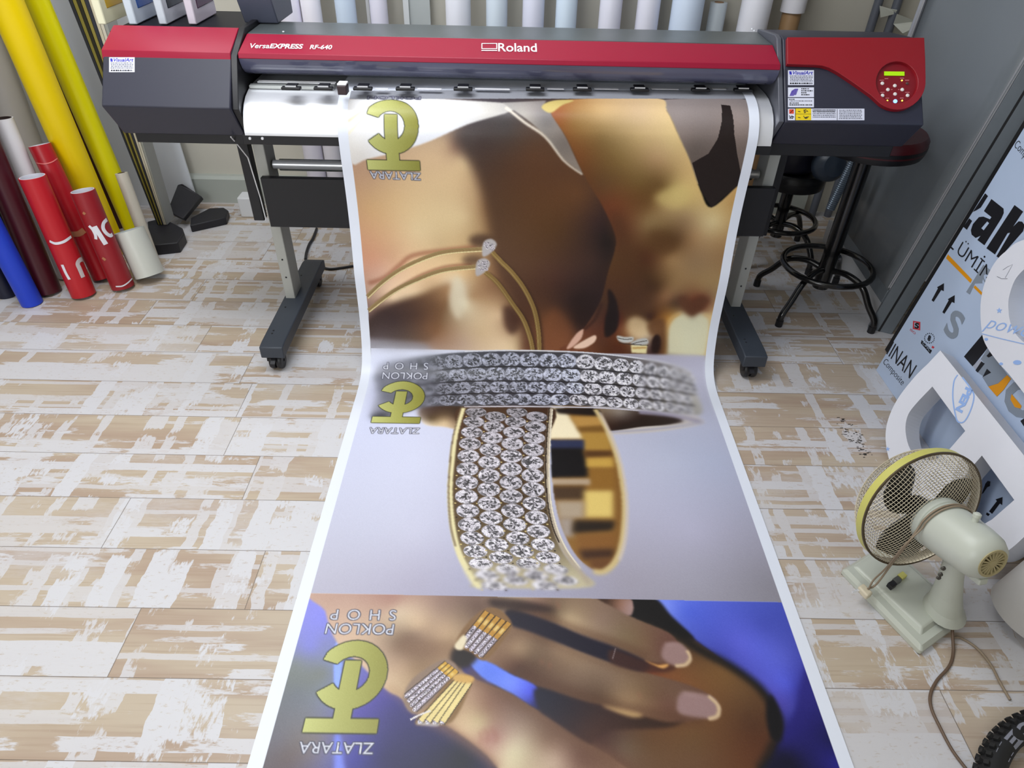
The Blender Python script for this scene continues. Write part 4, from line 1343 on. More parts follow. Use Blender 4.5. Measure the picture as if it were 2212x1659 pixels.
mb_.use_nodes = True
nt = mb_.node_tree
an = nt.nodes.new('ShaderNodeAttribute')
an.attribute_name = 'print'
bs = nt.nodes['Principled BSDF']
nt.links.new(an.outputs['Color'], bs.inputs['Base Color'])
bs.inputs['Roughness'].default_value = .38
bs.inputs['Specular IOR Level'].default_value = .3
me.materials.append(mb_)
bo = bpy.data.objects.new('printed_banner', me)
COL.objects.link(bo)
bo.location = [float(v) for v in org]
tag(bo, 'long printed jewellery banner with gold emblems hanging from the printer onto the floor', 'banner')
# ------------------------------------------------------------------ white media rolls standing along the back wall
M_CORE = mat('cardboard_core', (150, 120, 92), .8, noise=.12, nscale=80)
M_COREW = mat('pale_core', (214, 214, 222), .7)
M_HOLE = mat('dark_bore', (30, 28, 28), .9)


def standing_roll(name, label, px, width, y, color, group=None, z0=0.0, z1=1.7, core=True, mname=None, cat='roll'):
    a, b = at_y(px - width / 2, 30, y), at_y(px + width / 2, 30, y)
    r = (b.x - a.x) / 2
    c = ((a.x + b.x) / 2, y)
    t = thing(name, label, cat, (c[0], c[1], z0), group)
    m = mat(mname or name + '_%d_%d_%d' % color, color, .5, noise=.015, nscale=20)
    MB().lathe([(r * .55, 0), (r - .001, 0), (r, .001), (r, z1 - z0 - .001), (r - .001, z1 - z0), (r * .55, z1 - z0)], (c[0], c[1], z0), (0, 0, 1), 40).build('wound_sheet', m, t, smooth=50)
    MB().lathe([(r * .55, .0), (r * .55, z1 - z0 + .002), (r * .48, z1 - z0 + .002), (r * .48, .0)], (c[0], c[1], z0), (0, 0, 1), 28).build('core', M_CORE, t, smooth=50)
    return t


WR = 'white media rolls standing along the back wall'
for px, w, y, col, what in (
    (627, 47, 3.50, (234, 232, 246), 'lilac white roll nearest the slate box behind the printer'),
    (674, 42, 3.50, (242, 240, 250), 'white roll second from the slate box'),
    (748, 44, 3.52, (208, 224, 244), 'bluish white roll beyond the gap after the first two white rolls'),
    (819, 38, 3.54, (230, 228, 244), 'narrow lilac roll beside the thin loose paper edge'),
    (990, 54, 3.50, (232, 234, 244), 'broad white roll behind the middle of the printer, left of the red lettering'),
    (1073, 46, 3.51, (214, 226, 238), 'pale blue white roll right above the red hood logo'),
    (1152, 47, 3.51, (226, 228, 246), 'lilac white roll just right of the hood logo'),
    (1223, 46, 3.51, (218, 234, 250), 'pale icy blue roll in the middle of the right-hand rolls'),
    (1318, 48, 3.51, (234, 234, 248), 'white roll left of a wide gap of bare wall'),
    (1399, 49, 3.51, (232, 232, 246), 'white roll right of a wide gap of bare wall'),
    (1483, 68, 3.49, (216, 230, 250), 'widest bluish white roll beside the short translucent one'),
    (1630, 64, 3.50, (234, 234, 242), 'wide white roll beside the brown cardboard tube')):
    standing_roll('media_roll', what, px, w, y, col, WR)
standing_roll('media_roll', 'short translucent grey-white roll with its top end in view', 1549, 36, 3.55, (186, 194, 200), WR, 0, at_y(1549, 5, 3.55).z)
zt = at_y(1712, 26, 3.53).z
t = standing_roll('cardboard_tube', 'brown cardboard tube with white paper still wound on its upper end', 1710, 40, 3.54, (160, 126, 88), None, 0, 1.6, mname='brown_cardboard', cat='tube')
c = t.location
MB().lathe([(.051, zt), (.055, zt), (.055, 1.7), (.051, 1.7)], (c.x, c.y, 0), (0, 0, 1), 36).build('paper_wrap', mat('torn_white_paper', (232, 230, 236), .7), t, 'white paper wound round the upper end', smooth=50)
for px, w, col, lb in ((906, 46, (178, 184, 184), 'flat grey-white board leaning on the back wall left of the broad roll'), (878, 12, (214, 218, 220), 'narrow white strip leaning beside the grey-white board'), (796, 7, (214, 214, 214), 'thin loose paper edge standing beside the narrow lilac roll')):
    a, b = at_y(px - w / 2, 20, 3.6), at_y(px + w / 2, 20, 3.6)
    o = MB().box(a.x, b.x, 3.60 if w > 20 else 3.585, 3.61 if w > 20 else 3.592, 0, 1.8).build('board', mat('board_%d' % px, col, .6, noise=.02), None, bevel=.001)
    tag(o, lb, 'board')
for x, lb in ((1.705, 'left one of two dark pipes rising by the back wall behind the control panel'), (1.795, 'right one of two dark pipes rising by the back wall, with torn paper stuck on')):
    o = MB().tube([(x, 3.60, 0), (x, 3.60, 2.9)], .02, 14).build('pipe', mat('dark_grey_pipe', (92, 96, 106), .45), None, smooth=40)
    tag(o, lb, 'pipe')


def scrap(pts, y0, label, dy=.02):
    q = [at_y(x, y, y0 + (i % 2) * dy) for i, (x, y) in enumerate(pts)]
    mb = MB()
    n = (q[1] - q[0]).cross(q[2] - q[0]).normalized()
    if n.y > 0:
        n = -n
    mb.slab(q, n, .001)
    o = mb.build('paper_scrap', mat('cream_paper', (206, 208, 198), .8, noise=.04), None)
    tag(o, label, 'paper', 'torn paper on the pipes')


scrap([(1900, 13), (1926, 20), (1938, 22), (1934, 30), (1902, 38)], 3.565, 'torn paper scrap stuck across the two dark pipes')
scrap([(1938, 30), (1980, 46), (1972, 62), (1964, 82), (1950, 72), (1930, 52)], 3.555, 'larger torn paper scrap hanging beside the right dark pipe')

# ------------------------------------------------------------------ coloured vinyl rolls leaning in the left corner


class Roll:
    def __init__(self, name, label, pb, pt, width, color, dy=.08, open_top=True, length=None, core=(214, 214, 224), rough=.38, hollow=.93, parts=True, group='coloured vinyl rolls leaning in the left corner', z0=0.0):
        b = at_z(pb[0], pb[1], z0)
        t = at_y(pt[0], pt[1], b.y + dy)
        e = at_y(pb[0] + width / 2, pb[1], b.y) - at_y(pb[0] - width / 2, pb[1], b.y)
        self.r = r = e.x / 2
        self.a = a = (t - b).normalized()
        self.L = L = (t - b).length if length is None else length
        tilt = math.sqrt(max(0, 1 - a.z * a.z))
        self.b = b = b + Vector((0, 0, r * tilt + .001))
        self.root = thing(name, label, 'roll', b, group)
        m = mat('vinyl_%d_%d_%d' % color, color, rough, noise=.02, nscale=15)
        body = MB().lathe([(r * hollow, 0), (r, 0), (r, L), (r * hollow, L)], b, a, 48)
        self.body = body.build('wound_vinyl', m, self.root, smooth=50)
        k = r * hollow
        MB().lathe([(k, .002), (k, L + .001), (k - .003, L + .001), (k - .003, max(.01, L - .5)), (0, max(.01, L - .5))], b, a, 40).build('core', mat('core_%d_%d_%d' % core, core, .7), self.root, 'paler inner core', smooth=50)

    def hit(self, px, py, lift=.0015):
        """Where a photo pixel's ray meets the roll's surface (nearest line if it misses)."""
        d = ray(px, py).normalized()
        w = EYE - self.b
        dp, wp = d - self.a * d.dot(self.a), w - self.a * w.dot(self.a)
        A, B, C = dp.dot(dp), 2 * dp.dot(wp), wp.dot(wp) - (self.r + lift) ** 2
        D = max(0, B * B - 4 * A * C)
        return EYE + d * ((-B - math.sqrt(D)) / (2 * A))

    def line(self, mb, pts, w, n=6):
        """A flat band drawn on the roll along photo points, w metres wide."""
        P3 = [self.hit(*p) for p in catmull(pts, n)]
        v, f = [], []
        for i, p in enumerate(P3):
            t = (P3[min(i + 1, len(P3) - 1)] - P3[max(i - 1, 0)]).normalized()
            ax = self.b + self.a * (p - self.b).dot(self.a)
            s = (p - ax).normalized().cross(t) * (w / 2)
            for k in (-1, -.33, .33, 1):
                q = p + s * k
                ax = self.b + self.a * (q - self.b).dot(self.a)
                v.append(ax + (q - ax).normalized() * (self.r + .0015))
            if i:
                o = len(v) - 8
                f += [(o + j, o + j + 1, o + j + 5, o + j + 4) for j in range(3)]
        mb.add(v, f)


M_TAPE = mat('brown_tape', (176, 116, 80), .5, noise=.05)
M_WVIN = mat('white_vinyl', (228, 228, 236), .45)
Roll('vinyl_roll', 'very tall dark navy roll at the far left, behind the bright blue one', (18, 636), (-26, 548), 42, (16, 20, 44), .0, length=1.5, core=(120, 100, 80))
Roll('vinyl_roll', 'bright blue roll standing foremost on the left', (70, 655), (26, 572), 42, (24, 62, 196), .0, length=1.3, core=(150, 150, 160))
Roll('vinyl_roll', 'near-black roll squeezed between the bright blue and the maroon rolls', (74, 596), (8, 478), 20, (24, 22, 24), .0, length=1.4, core=(90, 80, 70))
Roll('vinyl_roll', 'dark maroon roll left of the slim white roll', (107, 632), (21, 430), 49, (66, 14, 26), .05, length=1.4, core=(120, 100, 90))
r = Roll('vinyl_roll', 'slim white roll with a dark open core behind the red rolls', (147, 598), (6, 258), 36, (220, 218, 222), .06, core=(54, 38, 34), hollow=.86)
ra = Roll('vinyl_roll', 'short bright red roll with a white seam halfway, left of the other red ones', (182, 638), (71, 385), 48, (186, 26, 38), .05)
s = MB()
ra.line(s, [(107, 521), (120, 526), (138, 522), (154, 511)], .011)
s.build('paper_seam', M_WVIN, ra.body, 'white seam')
s = MB()
ra.line(s, [(180, 599), (172, 580), (168, 570), (172, 562), (178, 560)], .019)
s.build('white_lettering', mat('dusty_white_vinyl', (206, 196, 196), .5), ra.body)
s = MB()
ra.line(s, [(134, 572), (142, 590), (150, 604)], .012)
s.build('white_lettering', M_WVIN, ra.body)
rb = Roll('vinyl_roll', 'taller red roll with a strip of brown tape, between two shorter red ones', (225, 604), (88, 319), 40, (168, 20, 32), .10)
s = MB()
rb.line(s, [(155, 506), (170, 505), (182, 497)], .024)
s.build('tape_strip', M_TAPE, rb.body, 'brown tape')
s = MB()
rb.line(s, [(78, 352), (95, 354), (112, 350), (124, 342)], .004)
s.build('paper_seam', mat('pale_red_seam', (226, 120, 116), .5), rb.body, 'pale seam')
rcx = Roll('vinyl_roll', 'dull red roll with big white letters, right of the other red ones', (267, 622), (180, 416), 46, (148, 28, 38), .05)
for pts, w in (([(204, 489), (216, 508), (229, 528)], .019), ([(231, 474), (224, 482), (223, 493), (229, 503), (238, 509), (243, 506)], .015), ([(192, 488), (200, 496), (206, 508), (207, 517)], .012)):
    s = MB()
    rcx.line(s, pts, w)
    s.build('white_lettering', M_WVIN, rcx.body)
s = MB()
rcx.line(s, [(250, 619), (264, 618), (276, 611), (286, 601)], .006)
s.build('paper_seam', M_WVIN, rcx.body, 'white seam near the foot')
for pts in ([(179, 459), (184, 463)], [(221, 557), (228, 562)]):
    s = MB()
    rcx.line(s, pts, .012)
    s.build('tape_strip', M_TAPE, rcx.body, 'brown tape')
rcr = Roll('vinyl_roll', 'short loosely rolled pale grey sheet in front of the lime roll', (327, 603), (282, 508), 60, (206, 208, 200), .05, core=(200, 206, 204), hollow=.985)
Roll('vinyl_roll', 'thick tall golden yellow roll behind the red ones', (246, 545), (10, 0), 54, (246, 214, 0), -.13, length=1.75, core=(180, 160, 120))
Roll('vinyl_roll', 'tall lime yellow roll right of the thick golden one', (303, 524), (79, 0), 40, (226, 218, 0), -.02, length=1.75, core=(180, 160, 120))
Roll('vinyl_roll', 'thin dark maroon roll between the golden and the lime yellow rolls', (259, 490), (66, 50), 22, (62, 16, 22), -.10, length=1.75, core=(120, 100, 90))
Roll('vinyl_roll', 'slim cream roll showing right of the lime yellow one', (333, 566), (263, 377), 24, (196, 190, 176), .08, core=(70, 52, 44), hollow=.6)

Roll('vinyl_roll', 'wide pale grey roll standing farthest back in the left corner', (132, 530), (8, 210), 70, (198, 194, 190), .0, length=1.7, core=(150, 130, 110))
o = MB().slab([Vector((-2.40, 3.56, .0)), Vector((-1.74, 3.56, .0)), Vector((-1.82, 3.62, 2.0)), Vector((-2.40, 3.62, 2.0))], (0, -1, .03), .012).build('board', mat('pale_blue_grey_board', (222, 226, 234), .5), None, bevel=.001)
tag(o, 'large pale blue-grey board leaning on the back wall behind the yellow rolls', 'board')

# boards standing edge-on beside the printer
cols = [((34, 36, 48), 'black'), ((126, 116, 52), 'olive gold'), ((28, 26, 26), 'charcoal'), ((140, 128, 64), 'brassy'), ((40, 44, 62), 'blue-black'), ((198, 190, 172), 'cream'), ((206, 200, 188), 'off-white'), ((150, 152, 150), 'grey')]
bx0, bx1 = 341, 364
for i, (cl, nm) in enumerate(cols):
    f0, f1 = i / len(cols), (i + .86) / len(cols)
    b0, b1 = at_z(bx0 + (bx1 - bx0) * f0, 508, .012), at_z(bx0 + (bx1 - bx0) * f1, 508, .012)
    yb = 3.20
    tx0, tx1 = 147 + (217 - 147) * f0, 147 + (217 - 147) * f1
    t0, t1 = at_y(tx0, 0, yb), at_y(tx1, 0, yb)
    k = 1.9 / (t0.z - .012)
    q = [(b0.x, yb, .058), (b1.x, yb, .058), (b1.x + (t1.x - b1.x) * k, yb, 1.9), (b0.x + (t0.x - b0.x) * k, yb, 1.9)]
    o = MB().slab(q, (0, -1, 0), .09).build('sheet_board', mat('edge_' + nm, cl, .5, noise=.06, nscale=30), None, bevel=.001)
    pos = ['foremost on the left of the stack', 'second from the left', 'third from the left in the stack', 'right of the charcoal one', 'right of the brassy one', 'right of the blue-black one', 'second from the right', 'rightmost of the stack nearest the printer'][i]
    tag(o, 'thin %s board standing edge-on in the left corner, %s' % (nm, pos), 'board', 'thin boards standing edge-on beside the printer')

# black bases on the floor


def floor_slab(name, px, h, m, label, cat, z=0.0, bevel=.006, group=None):
    q = [at_z(x, y, z + h) for x, y in px]
    o = MB().slab(q, (0, 0, 1), h).build(name, m, None, bevel=bevel)
    return tag(o, label, cat, group)


M_RUB = mat('black_rubber', (26, 25, 32), .55, noise=.2, nscale=25, bump=.3)
floor_slab('rubber_base', [(318, 478), (322, 512), (330, 530), (384, 524), (398, 503), (394, 492), (352, 470)], .055, M_RUB, 'black rubber sign base under the standing boards', 'base')
o = floor_slab('rubber_base', [(410, 487), (487, 470), (493, 454), (484, 448), (450, 450), (412, 470)], .04, M_RUB, 'flat black rubber base on the floor beside the back baseboard', 'base')
pl = [at_y(376, 470, 3.30), at_y(364, 462, 3.33), at_y(386, 406, 3.52), at_y(396, 404, 3.52), at_y(438, 432, 3.5), at_y(398, 480, 3.27)]
o = MB().slab([Vector((p.x, p.y, max(.0, p.z) + .02)) for p in pl], (0, -.6, .8), .03).build('rubber_base', M_RUB, None, bevel=.005)
tag(o, 'black wedge-shaped rubber base tilted up against the back baseboard', 'base')
o = MB().box(*(lambda p: (p.x - .05, p.x + .045, p.y, p.y + .09))(at_z(541, 470)), 0, .11).build('block', mat('white_foam', (214, 216, 220), .7), None, bevel=.006)
tag(o, 'small white block on the floor by the back baseboard', 'block')


def cable(pts, r, m, label, cat='cable', name='cable', zs=None):
    q = [at_z(x, y, r if zs is None else zs[i]) for i, (x, y) in enumerate(pts)]
    o = MB().tube([Vector(p) for p in catmull(q, 8)], r, 8).build(name, m, None, smooth=60)
    return tag(o, label, cat)


cable([(684, 494), (676, 515), (668, 528), (662, 545), (660, 560)], .007, M_BLK, 'black cable on the floor behind the left stand foot')
cable([(694, 577), (712, 581), (735, 579), (768, 574), (800, 572)], .006, M_BLK, 'black cable running from the left stand foot to the banner')
q = [at_y(366, 302, 3.6), at_y(357, 335, 3.61), at_y(342, 366, 3.605)]
o = MB().tube([Vector(p) for p in catmull(q, 8)], .005, 8).build('cable', M_BLK, None, smooth=60)
tag(o, 'short black cable hanging on the wall below the left end of the printer', 'cable')
# ------------------------------------------------------------------ right side: framed glass panel, boards, cut letters
M_ALU = mat('grey_anodised_frame', (118, 126, 134), .4, metal=.35, noise=.05, nscale=40)
M_ALUL = mat('bright_frame_edge', (178, 180, 188), .3, metal=.5)
M_GLS = mat('grey_tinted_glass', (118, 124, 130), .2, noise=.06, nscale=3)
GP = thing('glass_panel', 'tall grey glass panel in an aluminium frame leaning at the right behind the stools', 'panel', (1.62, 2.7, 0))


def gnear(s, z):
    """Near frame edge: s across the profile (0 at the glass), z height."""
    return Vector((1.548 + .0 + .148 * z + .062 * s, 2.452 - .03 * s, z))


def gfar(z):
    return Vector((1.612 + .02 * z, 3.06, z))


gl = MB()
for i in range(9):
    for j in range(9):
        z = .19 + (2.2 - .19) * i / 8
        gl.v.append(tuple(gnear(0, z).lerp(gfar(z), j / 8) + Vector((.004, 0, 0))))
gl.f = [(i * 9 + j, i * 9 + j + 1, i * 9 + j + 10, i * 9 + j + 9) for i in range(8) for j in range(8)]
gl.mi = [0] * 64
go = gl.build('glass', M_GLS, GP, smooth=60)
sm = go.modifiers.new('thickness', 'SOLIDIFY')
sm.thickness = .006
for s0, s1, m, nm, z0 in ((-.10, .10, M_ALUL, 'frame_edge', .2), (.10, .72, M_ALU, 'frame_stile', .0), (.80, 1.5, M_ALU, 'frame_stile', .0), (1.48, 1.66, M_ALUL, 'frame_edge', .26)):
    mb = MB()
    q = [gnear(s0, z0), gnear(s1, z0), gnear(s1, 2.2), gnear(s0, 2.2)]
    mb.slab(q, (-.45, -.9, .05), .03)
    mb.build(nm, m, GP, bevel=.002)
mb = MB()
mb.slab([gnear(.7, .0), gnear(.82, .0), gnear(.82, 2.2), gnear(.7, 2.2)], (-.45, -.9, .05), .02)
mb.build('frame_groove', M_BLK, GP)
for z0, z1, m in ((.13, .19, M_ALU), (.19, .205, M_ALUL)):
    MB().slab([gnear(0, z0), gfar(z0), gfar(z1), gnear(0, z1)], (-1, 0, .1), .02).build('bottom_rail', m, GP, bevel=.002)
MB().tube([gfar(.13) + Vector((-.01, 0, 0)), gfar(2.2) + Vector((-.01, 0, 0))], .012, 8).build('frame_edge', M_ALUL, GP)
sk = MB().slab([Vector((1.605, 2.50, 0)), Vector((1.66, 3.3, 0)), Vector((1.66, 3.3, .115)), Vector((1.605, 2.50, .115))], (-1, 0, 0), .015)
so = sk.build('board_offcut', mat('pale_skirting', (196, 198, 202), .5), None, bevel=.002)
tag(so, 'long white strip standing on the floor below the glass panel', 'board')

# black foam board behind the composite sheet
PNV = Vector((-1, 0, .131)).normalized()
UP = Vector((.131, 0, 1)).normalized()


def pp(px, py, off=0.0):
    return on_plane(px, py, Vector((1.467, 2.15, 0)) + PNV * off, PNV)


def pnl(y, t, x0=1.467):
    return Vector((x0, y, 0)) + UP * t


o = MB().slab([pnl(2.285, .006, 1.556), pnl(1.2, .006, 1.556), pnl(1.2, 1.9, 1.556), pnl(2.285, 1.9, 1.556)], PNV, .03).build('foam_board', mat('black_foam_board', (22, 22, 25), .6, noise=.1, nscale=100), None, bevel=.002)
tag(o, 'tall black board leaning just behind the printed composite sheet', 'board')

# aluminium composite sheet with printed protective film
CB = lambda x, y: (2000 + x / 4.609, 200 + y / 4.609)
CR = lambda x, y: (1659 + x / 4, 380 + y / 4)
CT = lambda x, y: (1659 + x / 4, 760 + y / 4)
CO = lambda x, y: (2060 + x / 3.605, 540 + y / 3.605)
pm = MB()
pm.slab([pnl(2.15, .001), pnl(1.24, .001), pnl(1.24, 1.9), pnl(2.15, 1.9)], PNV, .005)


def ink(f, pts, mi, lift=.0009, smooth=False):
    q = [f(*p) for p in pts]
    if smooth:
        q = [tuple(p) for p in catmull(q, 4, True)]
    pm.slab([pp(*p) + PNV * lift for p in q], PNV, .0004, mi=mi)


def ink_hole(f, out, hole, mi, lift=.0009):
    pm.slab([pp(*f(*p)) + PNV * lift for p in out], PNV, .0004, holes=[[pp(*f(*p)) + PNV * lift for p in hole]], mi=mi)


ink_hole(CB, [(655, 1060), (775, 1155), (777, 1200), (755, 1250), (585, 1520), (515, 1468), (548, 1425), (497, 1447), (458, 1415), (450, 1370), (470, 1310), (530, 1240), (575, 1235), (640, 1262), (655, 1240), (580, 1180)], [(612, 1282), (553, 1350), (578, 1372), (632, 1300)], 1)
ink(CB, [(885, 1120), (970, 1185), (868, 1338), (925, 1282), (960, 1285), (985, 1320), (970, 1380), (733, 1650), (705, 1630), (842, 1395), (815, 1400), (690, 1612), (605, 1550)], 1)
ink(CB, [(592, 1003), (620, 1030), (548, 1145), (505, 1172), (470, 1188)], 1)
ink(CB, [(433, 1252), (462, 1278), (410, 1366), (376, 1338)], 1)
letters(pm, 'ÜMİN', pp(2066, 546), pp(2133, 611), pp(2085, 513), lift=.0012, bold=-.008, mi=1)
ink(CR, [(1585, 610), (1608, 632), (1600, 642), (1576, 622)], 1)
ink(CR, [(1540, 712), (1556, 678), (1765, 897), (1750, 925)], 2)
ink(CR, [(1790, 945), (1855, 1010), (1845, 1030), (1778, 965)], 2)
for dx, dy in ((0, 0), (93, 103)):
    ink(CR, [(1415 + dx, 1075 + dy), (1470 + dx, 972 + dy), (1462 + dx, 962 + dy), (1522 + dx, 927 + dy), (1520 + dx, 996 + dy), (1498 + dx, 986 + dy), (1433 + dx, 1088 + dy)], 1)
letters(pm, 'S', pp(2036, 717), pp(2062, 739), pp(2062, 664), lift=.0012, bold=.03, mi=3)
ink(CR, [(1862, 768), (1932, 820), (1885, 925), (1790, 930), (1745, 1025), (1714, 1003)], 3)
letters(pm, 'S', pp(2122, 612), pp(2134, 620), pp(2128, 590), lift=.0016, bold=.04, mi=0)
ink_hole(CR, [(1255, 1252), (1318, 1262), (1316, 1335), (1252, 1322)], [(1265, 1265), (1306, 1272), (1304, 1322), (1264, 1312)], 4)
letters(pm, 'S', pp(*CR(1268, 1318)), pp(*CR(1306, 1322)), pp(*CR(1272, 1268)), lift=.0014, bold=.05, mi=1)
letters(pm, 'ISO', pp(*CR(1228, 1335)), pp(*CR(1272, 1372)), pp(*CR(1236, 1318)), lift=.0014, mi=4)
for k in range(16):
    a = k / 16 * 6.283
    ink(CR, [(1395 + 42 * math.cos(a) - 5, 1402 + 42 * math.sin(a)), (1395 + 42 * math.cos(a) + 5, 1402 + 42 * math.sin(a) - 5), (1395 + 42 * math.cos(a) + 3, 1402 + 42 * math.sin(a) + 7)], 1)
letters(pm, '8', pp(*CR(1378, 1420)), pp(*CR(1402, 1432)), pp(*CR(1390, 1372)), lift=.0014, bold=.05, mi=1)
ink(CR, [(1422, 1468), (1440, 1478), (1432, 1492), (1414, 1484)], 4)
ink(CR, [(1330, 1418), (1418, 1510), (1402, 1538), (1322, 1446)], 1)
letters(pm, 'C-PVC', pp(*CR(1336, 1450)), pp(*CR(1398, 1518)), pp(*CR(1346, 1432)), lift=.0016, mi=0)
letters(pm, 'IINAN', pp(1915, 764), pp(1965, 818), pp(1930, 737), lift=.0012, bold=.0, mi=1)
letters(pm, 'Composite', pp(1906, 788), pp(1947, 838), pp(1914, 772), lift=.0012, bold=-.012, shear=.3, mi=1)
letters(pm, 'Composite', pp(2189, 322), pp(2232, 372), pp(2199, 300), lift=.0012, bold=-.012, shear=.3, mi=1)
ink(CO, [(225, 660), (268, 760), (150, 908), (82, 830)], 1)
ink(CO, [(268, 765), (350, 880), (420, 972), (345, 1040), (270, 1062), (225, 990), (292, 955), (262, 930), (232, 985), (180, 945), (245, 885), (212, 850)], 3, .0008)
ink(CO, [(207, 850), (242, 888), (185, 945), (150, 905)], 5, .0010)
ink(CO, [(218, 868), (245, 885), (190, 955), (172, 938)], 1, .0013)
ink(CO, [(262, 925), (294, 955), (228, 990)], 1, .0013)
ink(CO, [(285, 795), (306, 822), (275, 838), (258, 826)], 1, .0013)
ink(CO, [(272, 1064), (350, 1040), (420, 974), (450, 1004), (392, 1088), (340, 1142)], 2, .0014)
ink_hole(CO, [(470, 1030), (560, 1040), (640, 1120), (640, 1260), (560, 1310), (490, 1300), (430, 1255), (398, 1180), (410, 1090)], [(500, 1090), (560, 1085), (600, 1140), (600, 1230), (540, 1250), (470, 1210), (455, 1130)], 3, .0012)
ink(CO, [(455, 1122), (532, 1215), (525, 1235), (480, 1225), (446, 1165)], 2, .0016)
ink(CO, [(522, 1332), (580, 1290), (600, 1380), (548, 1372)], 1, .0012)
for f, dx, dy in ((CT, 0, 0),):
    ink(f, [(1848, 1230), (1880, 1140), (1900, 1115), (1922, 1120), (1918, 1160), (1895, 1170), (1862, 1220)], 1)
    ink(f, [(1912, 1378), (1980, 1290), (1968, 1275), (2028, 1255), (2025, 1325), (2005, 1310), (1938, 1400)], 1)
    ink(f, [(1893, 1388), (1918, 1402), (1905, 1420), (1885, 1405)], 1)
po = pm.build('composite_sheet', [mat('blue_white_film', (178, 194, 220), .3, noise=.03, nscale=4), mat('film_black', (20, 20, 26), .45), mat('film_orange', (222, 148, 12), .4), mat('film_grey', (132, 142, 156), .4), mat('film_red', (196, 58, 70), .45), mat('film_pale_grey', (168, 172, 186), .4)], None)
tag(po, 'big blue-white composite sheet with black, orange and grey lettering leaning at the right', 'panel')

# cut-out letters in thick white board
M_PVC = mat('white_pvc_board', (222, 224, 234), .45, noise=.01)
M_PVCE = mat('white_pvc_cut_edge', (200, 202, 210), .55)
M_BST = mat('pale_blue_print', (150, 182, 236), .5)
BN = Vector((-1, 0, .45)).normalized()


def bp(px, py, off=0.0):
    return on_plane(px, py, Vector((1.29, 0, 0)) + BN * off, BN)


def sm(pts, n=5):
    return [tuple(p) for p in catmull(pts, n, False)]


out = [(2031, 757), (2120, 868), (2212, 984), (2262, 1048)] + sm([(2258, 1080), (2240, 1125), (2212, 1160), (2167, 1196), (2130, 1200), (2085, 1180), (2050, 1145), (2035, 1110)]) + sm([(2028, 1105), (1998, 1092), (1955, 1058), (1926, 1008), (1914, 960), (1916, 915), (1937, 865), (1975, 815), (2005, 785)])
h1 = [(2014, 835), (2085, 931), (2046, 976)] + sm([(2020, 994), (1990, 992), (1966, 970), (1956, 930), (1962, 895), (1985, 865)])
h2 = [(2121, 984), (2191, 1080), (2143, 1122)] + sm([(2122, 1134), (2096, 1122), (2076, 1092), (2072, 1058), (2090, 1020)])
LB = thing('cutout_letter', 'thick white cut-out letter B lying on its side against the printed sheet', 'letter', (1.36, 1.5, 0))
MB().slab([bp(*p) for p in out], BN, .062, holes=[[bp(*p) for p in h1], [bp(*p) for p in h2]], mi_side=1).build('letter_body', [M_PVC, M_PVCE], LB)
LBB = [o for o in LB.children][0]
st = MB()


def bline(mb, pts, w, f, n, lift=.001):
    q = [f(*p) for p in pts]
    v, fc = [], []
    for i, p in enumerate(q):
        t = (q[min(i + 1, len(q) - 1)] - q[max(i - 1, 0)]).normalized()
        s = t.cross(n) * (w / 2)
        v += [p + s + n * lift, p - s + n * lift]
        if i:
            o = 2 * i
            fc.append((o - 2, o - 1, o + 1, o))
    mb.add(v, fc)


sh = [CT(*p) for p in ((1640, 200), (1610, 250), (1598, 350), (1602, 440), (1620, 540), (1640, 600), (1680, 612), (1715, 580), (1750, 510), (1775, 430), (1780, 370), (1755, 320), (1720, 270), (1680, 220))]
bline(st, [tuple(p) for p in catmull(sh, 4)], .0042, bp, BN)
st.build('stamp_outline', M_BST, LBB, 'pale blue printed shield outline')
tx = MB()
letters(tx, 'PEN', bp(*CT(1712, 300)), bp(*CT(1618, 500)), bp(*CT(1772, 330)), lift=.001, bold=.05)
tx.build('stamp_lettering', M_BST, LBB, 'pale blue printed letters')


def star(mb, f, n, cx, cy, r):
    p = []
    for k in range(10):
        a = -1.57 + k * .6283
        q = r if k % 2 == 0 else r * .42
        p.append(f(cx + q * math.cos(a), cy + q * math.sin(a)) + n * .0012)
    mb.slab(p, n, .0006)


for x, y in ((1918, 970), (1928, 1000)):
    s_ = MB()
    star(s_, bp, BN, x, y, 5)
    s_.build('stamp_star', M_BST, LBB, 'pale blue printed star')

ON = PNV


def op(px, py):
    return pp(px, py, .062)


oo = sm([(2230, 512), (2196, 524), (2176, 540), (2157, 557), (2140, 582), (2125, 618), (2118, 660), (2120, 710), (2128, 742), (2152, 778), (2179, 808), (2212, 850), (2250, 900), (2300, 930), (2345, 880), (2370, 760), (2350, 620), (2300, 535), (2260, 512)])
oh = sm([(2236, 566), (2212, 582), (2193, 604), (2182, 632), (2178, 657), (2182, 695), (2196, 724), (2224, 746), (2262, 742), (2290, 700), (2290, 630), (2266, 582)])
LO = thing('cutout_letter', 'thick white ring-shaped cut-out letter above the letter on its side', 'letter', (1.44, 1.6, .42))
MB().slab([op(*p) for p in oo], ON, .052, holes=[[op(*p) for p in oh]], mi_side=1).build('letter_body', [M_PVC, M_PVCE], LO)
LOB = [o for o in LO.children][0]
s_ = MB()
star(s_, op, ON, 2159, 671, 6.5)
s_.build('stamp_star', M_BST, LOB, 'pale blue printed star')
tx = MB()
letters(tx, 'powe', op(2121, 716), op(2216, 738), op(2134, 690), lift=.001, bold=-.01, shear=.3)
tx.build('stamp_lettering', M_BST, LOB, 'pale blue printed script')
tx = MB()
bline(tx, [(2122, 721), (2160, 731), (2216, 744)], .0025, op, ON)
tx.build('stamp_underline', M_BST, LOB, 'pale blue line')
tx = MB()
bline(tx, [(2167, 583), (2176, 577), (2188, 571), (2180, 586), (2172, 600)], .0012, op, ON)
